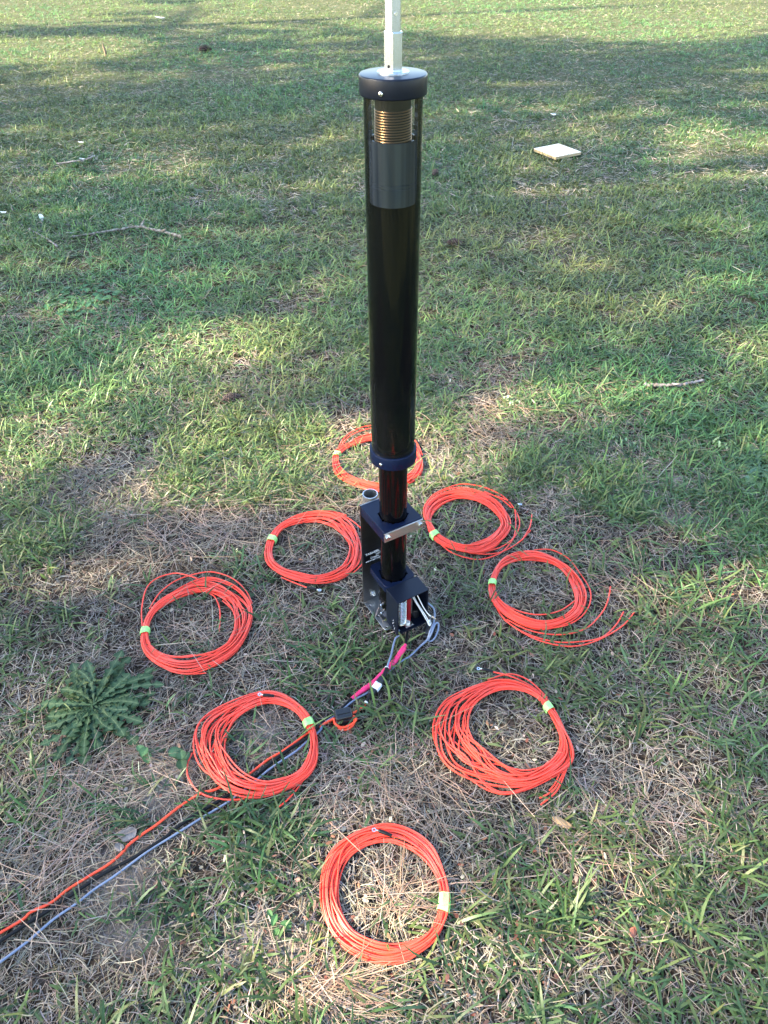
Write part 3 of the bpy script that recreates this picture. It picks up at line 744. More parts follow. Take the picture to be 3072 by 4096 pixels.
lp = gl(off4, [(1290, 1990, .014), (1340, 2010, .012), (1400, 1960, .020), (1455, 1840, .030), (1470, 1740, .036), (1445, 1705, .042), (1405, 1740, .043), (1350, 1880, .040), (1300, 1985, .020)], 0)
ls = spline(lp, 8)
mb = MB(); mb.tube(gs - o1, .0026, 10); mb.tube(ls - o1, .0026, 10); mb.build('cable_jacket', M['grey_cable'], gc)
mb = MB(); mb.tube(gs[2:12] - o1, [.0055] * 7 + [.005, .004, .0032], 12); mb.build('strain_relief', M['rubber'], gc)
LINES.append((gs, .008)); LINES.append((ls, .006))


def ferrite(label, corners, z0, h, zrot):
    """snap-on choke: rounded body with a seam, an end rim and a latch"""
    P = [ground(*c, z0) for c in corners]; c = sum(P) / 4
    u = ((P[1] - P[0]) + (P[2] - P[3])) / 2; v = ((P[3] - P[0]) + (P[2] - P[1])) / 2
    lu, lv = np.linalg.norm(u), np.linalg.norm(v); a = math.atan2(u[1], u[0])
    o = empty('ferrite_choke', (c[0], c[1], z0 - h / 2), a); tag(o, label, 'ferrite choke')
    m = MB(); m.box((0, 0, h * .27), (lu, lv, h * .54)); m.build('lower_shell', M['black_plastic'], o, .004, 4)
    m = MB(); m.box((0, 0, h * .77), (lu * .985, lv * .97, h * .44)); us = m.build('upper_shell', M['black_plastic'], o, .005, 4)
    m = MB(); m.box((0, -lv * .12, h * .995), (lu * .72, .0022, .0022)); m.build('shell_ridge', M['rubber'], us, .0007)
    m = MB()
    for sx in (1,): m.lathe([(.0075, -.001), (.0078, .0), (.0078, .002), (.0058, .0026), (.0056, -.001)], c=(sx * (lu / 2 - .0006), 0, h * .52), n=20, ax=Vector((sx, 0, 0)).to_track_quat('Z', 'Y').to_matrix(), caps=False)
    m.build('cable_port', M['rubber'], o)
    m = MB(); m.box((0, -lv / 2 - .0008, h * .5), (lu * .4, .0022, h * .4)); m.build('latch', M['black_plastic'], o, .0008)
    return o


ferrite('black ferrite choke at the right foot of the box wrapped by grey cable', [off4(*p) for p in ((1205, 1905), (1275, 1690), (1425, 1730), (1360, 1985))], .020, .034, 0)
ferrite('black rectangular ferrite choke on the orange cord between the two front coils', [off5(*p) for p in ((205, 1262), (428, 1205), (392, 1075), (175, 1118))], .024, .034, 0)

# orange cord with its grey lead and plugs
oc = empty('power_cord', ground(*off5(700, 800)))
tag(oc, 'thin orange cord with black inline plug leading off to the lower left', 'power cord')
o2 = np.array(oc.location); zo = zb + .0030
lead = [A(-.037, -.092, .046), A(-.037, -.096, .030)] + gl(off5, [(965, 170, .026), (935, 260, .024), (912, 370, .027), (880, 470, .032), (850, 555, .030)], 0)
ld = spline(lead, 8)
mb = MB(); mb.tube(ld - o2, .0027, 10); mb.build('grey_lead', M['grey_cable'], oc)
pl = gl(off5, [(852, 545, .0305), (845, 575, .030), (800, 680, .026)], 0)
mb = MB(); mb.tube(spline(pl, 6) - o2, .0052, 14); mb.build('sleeve', M['rubber'], oc)
mb = MB(); e0, e1 = [np.array(k) - o2 for k in gl(off5, [(853, 541, .0305), (850, 551, .0303)], 0)]; mb.tube([e0, e1], .0055, 14); mb.build('sleeve_collar', M['white'], oc)
q0, q1, q2, q3 = gl(off5, [(800, 680, .026), (755, 745, .023), (695, 825, .021), (650, 880, .018)], 0)
dd = Vector(tuple(q3 - q0)).normalized(); qq = dd.to_track_quat('Z', 'Y').to_matrix()
ctr = lambda a_, b_: Vector(tuple((a_ + b_) / 2 - o2))
for nm, a_, b_, wd, ht, mt_ in (('plug_half', q0, q1, .019, .012, 'black_plastic'), ('plug_label', q1, q2, .0195, .0125, 'print'), ('socket_half', q2, q3, .017, .012, 'black_plastic')):
    mb = MB(); mb.box(ctr(a_, b_), (wd, ht, np.linalg.norm(b_ - a_) + (.004 if nm != 'plug_label' else 0)), qq); mb.build(nm, M[mt_], oc, .0018)
sl2 = gl(off5, [(650, 880, .018), (620, 935, .016), (585, 995, .015)], 0)
mb = MB(); mb.tube(spline(sl2, 6) - o2, [.0062] * 6 + [.005] * 7, 14); mb.build('sleeve', M['rubber'], oc)
e0, e1 = [np.array(k) - o2 for k in gl(off5, [(592, 985, .015), (582, 1000, .015)], 0)]
mb = MB(); mb.tube([e0, e1], .0053, 14); mb.build('sleeve_collar', M['white'], oc)
cpth = gl(off5, [(585, 995, .015), (560, 1035, .014), (500, 1085, .014), (415, 1122, .022), (300, 1160, .026), (180, 1195, .018), (100, 1232, .014), (0, 1290, .012)], 0) \
    + gl(off6, [(1500, 420), (1420, 460), (1350, 500), (1260, 550), (1150, 630), (1000, 735), (900, 790), (800, 865), (700, 940), (640, 965), (500, 1030), (370, 1090), (250, 1120), (100, 1210), (0, 1280)], zo) \
    + gl(off7, [(1150, 370), (1060, 430), (950, 515), (900, 575), (800, 660), (660, 745), (500, 845), (380, 940), (230, 1010), (170, 1065), (0, 1165), (-170, 1270)], zo)
cs_ = spline(cpth, 8)
lp1 = spline(gl(off5, [(178, 1190, .020), (200, 1262, .022), (280, 1305, .016), (380, 1278, .018), (455, 1218, .024), (452, 1180, .030), (415, 1160, .030)], 0), 8)
lp2 = spline(gl(off5, [(180, 1200, .012), (196, 1270, .010), (260, 1328, .009), (340, 1334, .009), (410, 1290, .014), (440, 1230, .020), (425, 1175, .024)], 0), 8)
mb = MB()
for k in (cs_, lp1, lp2): mb.tube(k - o2, .0030, 10)
mb.build('cord', M['cord'], oc)
for k, c in ((ld, .004), (np.array(pl), .008), (np.array([q0, q1, q2, q3]), .011), (np.array(sl2), .008), (cs_, .009), (lp1, .006), (lp2, .006)): LINES.append((k, c))
# ------------------------------------------------------------------ small things on the lawn
def mesh_col(name, vs, fs, cols, m, parent=None, smooth=False):
    """mesh with one colour per vertex"""
    me = bpy.data.meshes.new(name); me.from_pydata([tuple(v) for v in vs], [], fs); me.materials.append(m)
    ca = me.color_attributes.new('Col', 'FLOAT_COLOR', 'POINT'); c = np.ones((len(vs), 4), np.float32); c[:, :3] = cols
    ca.data.foreach_set('color', c.ravel())
    if smooth: me.polygons.foreach_set('use_smooth', [True] * len(me.polygons))
    return link(bpy.data.objects.new(name, me), parent)


# plywood board, tilted a little on the grass
M['ply'] = mat('plywood_face', (.80, .70, .55), .6, 0, .3, noise=(9, (.62, .50, .35), .8, (1.2, 9, 1)))
M['ply_edge'] = mat('plywood_edge', (.52, .40, .25), .75, 0, .2, noise=(20, (.24, .17, .09), .9, (.5, .5, 26)))
M['under'] = mat('dark_pad', (.03, .04, .06), .5)
bc = [ground(x, y, .040) for x, y in ((2144.7, 595), (2238, 633), (2314.7, 605), (2222, 569))]
ctr_b = sum(bc) / 4
ang = math.atan2(bc[1][1] - bc[0][1], bc[1][0] - bc[0][0])
bd = empty('plywood_board', (ctr_b[0], ctr_b[1], .018), ang); bd.rotation_euler = (.02, -.01, ang)
tag(bd, 'square pale plywood board lying on the lawn to the right of the mast', 'board')
m = MB(); m.box((0, 0, .0205), (.272, .236, .003)); m.build('face_veneer', M['ply'], bd, .0006)
m = MB(); m.box((0, 0, .0100), (.2705, .2345, .018)); m.build('plywood_core', M['ply_edge'], bd, .0008)
m = MB(); m.box((.03, -.02, -.009), (.17, .15, .020)); m.build('pad', M['under'], bd, .003)

# fallen branches
M['lichen'] = mat('lichen_bark', (.09, .075, .065), .9, 0, .2, noise=(60, (.25, .25, .23), 1), bump=(70, .7, .006))
M['bark_dark'] = mat('dark_bark', (.16, .13, .12), .9, 0, .2, noise=(45, (.34, .30, .29), 1), bump=(70, .7, .006))


def branch(pts, r0, r1, label, m_, stub=None):
    P = spline([ground(*p[:2], p[2]) for p in pts], 8); c = P.mean(0); c[2] = 0
    o = empty('fallen_branch', c); tag(o, label, 'fallen branch', 'branches lying on the lawn')
    rr = np.linspace(r0, r1, len(P)) * (1 + .14 * np.sin(np.arange(len(P)) * 1.9) + .08 * rng.normal(size=len(P)))
    jit = rng.normal(0, r0 * .30, P.shape); P = P + jit
    mb = MB(); mb.tube(P - c, rr, 9); mb.build('stem', m_, o)
    for t, dx, dy, dz in stub or ():
        p0 = P[int(t * (len(P) - 1))] - c; mb = MB(); mb.tube([p0, p0 + np.array([dx, dy, dz]) * .5, p0 + [dx, dy, dz]], [r1 * 1.1, r1 * .8, r1 * .5], 7); mb.build('twig_stub', m_, o)
    LINES.append((P, .012))


z2 = lambda x, y: (240 + x * 540 / 952, 860 + y * 540 / 952)
branch([(*z2(70, 155), .02), (*z2(260, 125), .03), (*z2(430, 97), .04), (*z2(545, 80), .05), (*z2(640, 98), .045), (*z2(750, 122), .035), (*z2(860, 155), .02)], .005, .0085,
       'long crooked pale branch speckled with lichen on the far left of the lawn', M['lichen'], [(.55, .02, .03, .03), (.8, .03, -.02, .02)])
z3 = lambda x, y: (2560 + x * 300 / 952, 1480 + y * 300 / 952)
branch([(*z3(60, 190), .02), (*z3(250, 190), .026), (*z3(480, 193), .03), (*z3(640, 165), .03), (*z3(810, 122), .026)], .0068, .005,
       'short dark grey stick lying in the grass on the right', M['bark_dark'], [(.45, .015, -.03, .02)])
branch([(228, 655, .02), (330, 640, .03), (380, 622, .03)], .006, .006, 'thin brown stick lying farther up the left side of the lawn', M['bark_dark'])
branch([(110, 915, .015), (180, 950, .02), (230, 985, .02)], .006, .005, 'thin dark twig in front of the long pale branch', M['bark_dark'])
# stake standing at the far left
sk = ground(424, 224)
so_ = empty('wooden_stake', sk); tag(so_, 'small upright brown stake at the end of the sunlit strip far left', 'stake')
m = MB(); m.tube([(0, 0, -.02), (.002, 0, .05), (-.006, 0, .10), (-.010, 0, .135)], [.018, .017, .012, .004], 8); m.build('stake_body', mat('stake_wood', (.15, .11, .07), .8, noise=(30, (.16, .11, .07), 1)), so_)

# pine cones
M['cone'] = mat('pine_cone', (.050, .036, .034), .8, 0, .2, noise=(90, (.15, .10, .085), 1))


def cone(px, py, length, az, label, z=.022):
    p = ground(px, py, z); o = empty('pine_cone', p, az); tag(o, label, 'pine cone', 'pine cones on the lawn')
    mb = MB(); core = [(.001, -length / 2)]
    prof = lambda t: length * .27 * math.sin(PI * min(1, .12 + t * .93)) ** .6
    core = [(max(.0005, prof(t) * .55), (t - .5) * length) for t in np.linspace(0, 1, 9)]
    ax = Matrix.Rotation(PI / 2, 3, 'Y'); mb.lathe(core, n=12, ax=ax); mb.build('cone_core', M['cone'], o)
    sb = MB(); k = 0
    for i in range(90):
        t = .03 + .94 * i / 90; a = i * 2.39996; r = prof(t); zc_ = (t - .5) * length
        d = np.array([math.cos(a), math.sin(a)]); tn = np.array([-d[1], d[0]]); wd = length * .075 * (.6 + .6 * math.sin(PI * t))
        P0 = [(zc_ - .004, *(d * r * .5 - tn * wd * .4)), (zc_ - .004, *(d * r * .5 + tn * wd * .4)), (zc_ + .006, *(d * r * 1.02 + tn * wd)), (zc_ + .0085, *(d * r * 1.06)), (zc_ + .006, *(d * r * 1.02 - tn * wd)), (zc_ + .0035, *(d * r * 1.12))]
        sb.add([(q[0], q[1], q[2]) for q in P0], [(0, 1, 2, 5), (0, 5, 4), (5, 2, 3), (5, 3, 4), (0, 4, 3, 2, 1)])
    sb.build('cone_scales', M['cone'], o)


cone(925, 1592, .075, .45, 'dark pine cone on dry grass left of the mast')
cone(1742, 690, .085, 1.2, 'small dark pine cone just right of the smoked tube')
cone(1818, 970, .085, 2.9, 'dark pine cone low in the grass right of the black inner tube')
cone(822, 196, .16, .1, 'pine cone on a bare patch far up the lawn', .04)

# pale scraps
M['scrap'] = mat('pale_scrap', (.80, .78, .72), .7, 0, .3, noise=(30, (.55, .5, .42), .7))
M['leaf_dry'] = mat('dry_leaf', (.33, .20, .10), .7, 0, .3, noise=(25, (.45, .30, .16), 1))


def scrap(name, cat, label, px, py, lx, ly, az, m_, tilt=.15, z=.022, group=None):
    p = ground(px, py, z); o = MB(); n = 7; vs = []; r_ = np.random.default_rng(int(px * 7 + py))
    for j, zz_ in ((0, 0), (1, .0022)):
        for k in range(n * 2):
            a = 2 * PI * k / (n * 2); w_ = 1 + r_.normal(0, .10) if j == 0 else None
            if j == 0: vs.append([lx / 2 * math.cos(a) * w_, ly / 2 * math.sin(a) * w_, -.0011 + .006 * math.cos(a) ** 2])
            else: vs.append([vs[k][0] * .97, vs[k][1] * .97, vs[k][2] + zz_])
    m2 = n * 2
    o.add(vs, [tuple(range(m2))[::-1], tuple(range(m2, 2 * m2))] + [(k, (k + 1) % m2, m2 + (k + 1) % m2, m2 + k) for k in range(m2)])
    ob = o.build(name, m_); ob.location = p; ob.rotation_euler = (tilt, tilt * .6, az); tag(ob, label, cat, group)


scrap('wood_chip', 'wood chip', 'white wood chip standing out in the grass at the far left', 164, 870, .028, .075, .5, M['scrap'], .35)
scrap('wood_chip', 'wood chip', 'pale chip at the left edge beside the long branch', 14, 850, .04, .02, .2, M['scrap'], .2)
scrap('wood_chip', 'wood chip', 'white chip at the tip of the thin brown stick', 330, 636, .045, .014, .3, M['scrap'], .3)
scrap('wood_chip', 'wood chip', 'small white chip above the thin brown stick', 325, 570, .045, .014, .1, M['scrap'], .2)
scrap('wood_chip', 'wood chip', 'pale chip far up the lawn left of the mast tip', 640, 70, .14, .04, .2, M['scrap'], .2, .04)
scrap('wood_chip', 'wood chip', 'small pale chip between the smoked tube and the plywood board', 2213, 458, .05, .025, .3, M['scrap'], .2)
scrap('dry_leaf', 'dry leaf', 'thin grey dry leaf above the cables in the lower left', 512, 3336, .040, .030, .4, mat('grey_leaf', (.13, .11, .10), .8, noise=(40, (.22, .20, .19), 1)), .1, .012)
scrap('dry_leaf', 'dry leaf', 'small grey dry leaf touching the orange cord', 478, 3390, .024, .016, -.4, bpy.data.materials['grey_leaf'], .2, .014)
scrap('dry_leaf', 'dry leaf', 'tan curled dry leaf right of the lower right coil', 2248, 3292, .05, .018, -.5, M['leaf_dry'], .2, .014)
scrap('dry_leaf', 'dry leaf', 'reddish dry leaf in the grass near the lower right corner', 2527, 3730, .024, .016, .9, mat('red_leaf', (.30, .10, .06), .7), .3, .018)

# ------------------------------------------------------------------ broad-leaved weeds
M['leaf'] = mat_attr('weed_leaf', .55, .15, .15)


def lobed_leaf(L, W, lobes, az, rise, droop, col, rib, r_, curl=.1):
    """one dandelion leaf: deep lobes at the sides, broad end, pale rib; a strip five vertices wide"""
    n = 54; vs = []; cs = []
    for i in range(n + 1):
        t = i / n
        env = (.10 + .75 * t ** .8) * (1 - max(0, (t - .82) / .18) ** 2.2 * .96)
        ph = (t * lobes) % 1
        saw = (.22 + .78 * (ph if ph < .78 else (1 - ph) / .22 * .78) / .78) if t < .86 else .9
        if t < .14: saw = .5
        wl = W * env * saw * (1 + r_.normal(0, .06)); wr_ = W * env * saw * (1 + r_.normal(0, .06))
        bend = curl * math.sin(t * 2.2) * L * .5
        x = L * t; z = rise * math.sin(PI * min(1, t * .92)) - droop * t * t
        for k, s_ in enumerate((-1, -.12, 0, .12, 1)):
            ww = wl if s_ < 0 else wr_
            y = bend + s_ * ww - (0 if abs(s_) < 1 else 0)
            xb = x - (abs(s_) > .5) * W * .30 * (1 if t < .85 else .1)
            zz_ = z + (abs(s_) > .5) * (.002 + .0035 * math.sin(t * 19 + s_ * 2) + r_.normal(0, .0008)) + (s_ == 0) * -.0008
            ca, sa = math.cos(az), math.sin(az)
            vs.append((xb * ca - y * sa, xb * sa + y * ca, max(.003, zz_ * .6)))
            cs.append(rib if abs(s_) < .05 else (np.array(rib) * .35 + np.array(col) * .65 if abs(s_) < .5 else np.array(col) * (1 + r_.normal(0, .10))))
    fs = [(i * 5 + k, (i + 1) * 5 + k, (i + 1) * 5 + k + 1, i * 5 + k + 1) for i in range(n) for k in range(4)]
    return vs, fs, cs


def rosette(px, py, R, n, label, base, seed, lobes=6):
    r_ = np.random.default_rng(seed); p = ground(px, py)
    o = empty('dandelion_plant', p); tag(o, label, 'dandelion')
    for i in range(n):
        az = i * 2.39996 + r_.normal(0, .12); L = R * (r_.uniform(.55, 1.12) if i > n * .3 else r_.uniform(.3, .6))
        col = np.array(base) * (1 + r_.normal(0, .16)); col[2] *= 1 + r_.normal(0, .12)
        vs, fs, cs = lobed_leaf(L, R * r_.uniform(.10, .165), lobes + r_.integers(-1, 2), az, R * r_.uniform(.02, .09), R * r_.uniform(.0, .04), col, (.15, .20, .10), r_, r_.normal(0, .28))
        mesh_col('leaf', [(v[0], v[1], v[2] + .004 + .0003 * i) for v in vs], fs, cs, M['leaf'], o)
    return p


ROS = [(rosette(385, 2850, .158, 95, 'wide dark green dandelion rosette with lobed leaves on the left', (.022, .054, .025), 3), .125),
       (rosette(3030, 1885, .19, 34, 'grey green dandelion rosette at the right edge', (.070, .135, .075), 4), .14)]


def oval_weed(px, py, R, n, label, seed, size=(.045, .016), base=(.055, .125, .055)):
    r_ = np.random.default_rng(seed); p = ground(px, py); o = empty('broadleaf_weed', p); tag(o, label, 'weed')
    for i in range(n):
        az = r_.uniform(0, 2 * PI); d = R * math.sqrt(r_.random()); L, W = size[0] * r_.uniform(.6, 1.2), size[1] * r_.uniform(.7, 1.2)
        a2 = az + r_.normal(0, .7); c = np.array([d * math.cos(az), d * math.sin(az), r_.uniform(.012, .035)]); lift = r_.uniform(-.2, .6)
        vs = []; cs = []; col = np.array(base) * (1 + r_.normal(0, .18)); n_ = 7
        for k in range(n_ + 1):
            t = k / n_; w_ = W * math.sin(PI * min(.97, .05 + t * .95)) ** .7
            for s_ in (-1, 0, 1):
                x = L * (t - .3); y = s_ * w_; z = c[2] + lift * x * .6 + abs(s_) * .003 - .02 * t * t * .5
                vs.append((c[0] + x * math.cos(a2) - y * math.sin(a2), c[1] + x * math.sin(a2) + y * math.cos(a2), max(.004, z)))
                cs.append(col * (1.5 if s_ == 0 else 1))
        fs = [(k * 3 + j, (k + 1) * 3 + j, (k + 1) * 3 + j + 1, k * 3 + j + 1) for k in range(n_) for j in range(2)]
        mesh_col('leaf', vs, fs, cs, M['leaf'], o)


oval_weed(330, 1210, .17, 60, 'low patch of oval blue green weed leaves on the left of the lawn', 5)
oval_weed(600, 3020, .02, 4, 'small pale green weed with paddle leaves below the dandelion rosette', 6, (.04, .010), (.06, .12, .05))
oval_weed(710, 3070, .03, 5, 'small dark weed at the left rim of the coil over the cables', 8, (.04, .014), (.05, .10, .05))
oval_weed(2890, 1790, .035, 26, 'pale frothy little weed above the right dandelion rosette', 9, (.012, .005), (.20, .27, .15))
oval_weed(2050, 1610, .04, 22, 'tiny pale tuft with white heads on the right of the mast', 10, (.013, .005), (.24, .30, .20))
oval_weed(2485, 1770, .05, 22, 'soft pale green sprig in the grass right of the coils', 12, (.014, .005), (.13, .20, .11))
oval_weed(1120, 3690, .02, 6, 'small green seedling at the lower left of the nearest coil', 13, (.022, .007), (.06, .13, .05))

# ------------------------------------------------------------------ grass, dead thatch and pine needles
LP = np.concatenate([np.c_[k[:, :2], k[:, 2], np.full(len(k), c)] for k, c in LINES if k[:, 1].max() < 5.2])


def obstacles(x, y):
    """(hard, soft): hard = something solid stands here; soft = wire or cable lies over this spot (height of its underside)"""
    hard = np.zeros(len(x), bool); soft = np.full(len(x), 9.0); global CEIL
    CEIL = np.full(len(x), 9.0)
    near = np.where((y < 4) & (np.abs(x) < 2))[0]; xn, yn = x[near], y[near]
    h = np.zeros(len(near), bool); s_ = np.full(len(near), 9.0); cl_ = np.full(len(near), 9.0)
    for c, ro, ri in RINGS:
        a = np.arctan2(yn - c[1], xn - c[0]); r = np.hypot(xn - c[0], yn - c[1])
        m = (r > ri(a) - .003) & (r < ro(a) + .003); s_[m] = .010
        m = (r > ri(a) - .03) & (r < ro(a) + .03); cl_[m] = .017
    for i in range(0, len(near), 4000):
        sl_ = slice(i, i + 4000)
        d2 = (xn[sl_, None] - LP[None, :, 0]) ** 2 + (yn[sl_, None] - LP[None, :, 1]) ** 2
        m = (d2 < LP[None, :, 3] ** 2)
        cl_[sl_] = np.where((d2 < (LP[None, :, 3] + .026) ** 2).any(1), np.minimum(cl_[sl_], .0105), cl_[sl_])
        zz_ = np.where(m, LP[None, :, 2] - .006, 9).min(1); s_[sl_] = np.minimum(s_[sl_], np.maximum(zz_, .003))
    ca, sa = math.cos(math.radians(30)), math.sin(math.radians(30))
    lx = (xn - AX[0]) * ca + (yn - AX[1]) * sa; ly = -(xn - AX[0]) * sa + (yn - AX[1]) * ca
    h |= (np.abs(lx) < .059) & (ly > -.056) & (ly < .12)
    box = (np.abs(lx) < .056) & (ly > -.112) & (ly < -.03); s_[box] = np.minimum(s_[box], .034)
    for p, R in ROS:
        q = np.hypot(xn - p[0], yn - p[1]); h |= (q < R * .42)
    hard[near] = h; soft[near] = s_; CEIL[near] = cl_
    cb_, sb_ = math.cos(ang), math.sin(ang); bx = (x - ctr_b[0]) * cb_ + (y - ctr_b[1]) * sb_; by = -(x - ctr_b[0]) * sb_ + (y - ctr_b[1]) * cb_
    hard |= (np.abs(bx) < .14) & (np.abs(by) < .122)
    return hard, soft


def scatter(n, r0, r1, half=38):
    """points in a fan before the camera, thinning with distance so that they look evenly dense"""
    if r0 < .4:                                  # the strip at the photographer's feet and round it
        y = rng.uniform(.22, r1 + .1, n); x = rng.uniform(-1, 1, n) * (.78 + .42 * y); return x, y
    a = np.radians(rng.uniform(-half, half, n)); u = rng.random(n)
    r = r0 * (r1 / r0) ** u
    return r * np.sin(a), r * np.cos(a)


def strips(name, P, az, lean, dlean, daz, L, W, segs, col, mat_, prof, twist=None, zmax=None, wob=None):
    """n bent strips in one mesh: P roots, az heading, lean from the vertical and its growth per segment"""
    n = len(P); k = segs + 1
    pts = np.zeros((n, k, 3)); pts[:, 0] = P; a = az.copy(); th = lean.copy(); heads = np.zeros((n, k)); heads[:, 0] = a
    for i in range(1, k):
        d = np.stack([np.sin(th) * np.cos(a), np.sin(th) * np.sin(a), np.cos(th)], 1)
        pts[:, i] = pts[:, i - 1] + d * (L / segs)[:, None]
        th = th + dlean; a = a + daz
        if wob is not None: a = a + rng.normal(0, wob, n)
        heads[:, i] = a
    pts[:, :, 2] = np.maximum(pts[:, :, 2], .0015 + rng.random((n, 1)) * .004)
    if zmax is not None: pts[:, :, 2] = np.minimum(pts[:, :, 2], zmax[:, None])
    tw = np.zeros(n) if twist is None else twist
    sd_ = np.stack([-np.sin(heads) * np.cos(tw)[:, None], np.cos(heads) * np.cos(tw)[:, None], np.repeat(np.sin(tw)[:, None], k, 1)], 2)
    wd = np.outer(W, np.interp(np.linspace(0, 1, k), np.linspace(0, 1, len(prof)), prof)) / 2
    V = np.stack([pts - sd_ * wd[:, :, None], pts + sd_ * wd[:, :, None]], 2).reshape(-1, 3)
    base = (np.arange(n) * k * 2)[:, None, None]; seg = (np.arange(segs) * 2)[None, :, None]
    F = (base + seg + np.array([0, 1, 3, 2])[None, None, :]).reshape(-1, 4)
    C = np.ones((n, k, 2, 4), np.float32); C[..., :3] = col[:, None, None, :]
    return V, F, C.reshape(-1, 4)


def merge(name, parts, mat_):
    V = np.concatenate([p[0] for p in parts]); C = np.concatenate([p[2] for p in parts]); off = 0; F = []
    for p in parts: F.append(p[1] + off); off += len(p[0])
    F = np.concatenate(F); nf = len(F)
    me = bpy.data.meshes.new(name)
    me.vertices.add(len(V)); me.vertices.foreach_set('co', V.astype(np.float32).ravel())
    me.loops.add(nf * 4); me.loops.foreach_set('vertex_index', F.astype(np.int32).ravel())
    me.polygons.add(nf); me.polygons.foreach_set('loop_start', np.arange(0, nf * 4, 4, dtype=np.int32))
    me.update(calc_edges=True)
    ca = me.color_attributes.new('Col', 'FLOAT_COLOR', 'POINT'); ca.data.foreach_set('color', C.ravel())
    me.materials.append(mat_)
    o = bpy.data.objects.new(name, me); link(o); return o


def pick(pal, n, var=.15):
    pal = np.array(pal); c = pal[rng.integers(0, len(pal), n)]; k = rng.random((n, 1)); c = c * k + pal[rng.integers(0, len(pal), n)] * (1 - k)
    return np.clip(c * (1 + rng.normal(0, var, (n, 1))) * (1 + rng.normal(0, .05, (n, 3))), .004, .9)


M['blade'] = mat_attr('grass_blade', .40, .36, .35)
M['straw'] = mat_attr('dead_straw', .6, .06, .25)
M['needle'] = mat_attr('dry_needle', .5, .05, .35)
PG = [(.075, .132, .042), (.096, .152, .048), (.062, .114, .046), (.112, .166, .052), (.070, .122, .054), (.125, .175, .065)]
PS = [(.27, .215, .155), (.36, .30, .23), (.20, .15, .11), (.32, .28, .245), (.26, .225, .20), (.15, .11, .085), (.44, .38, .30)]


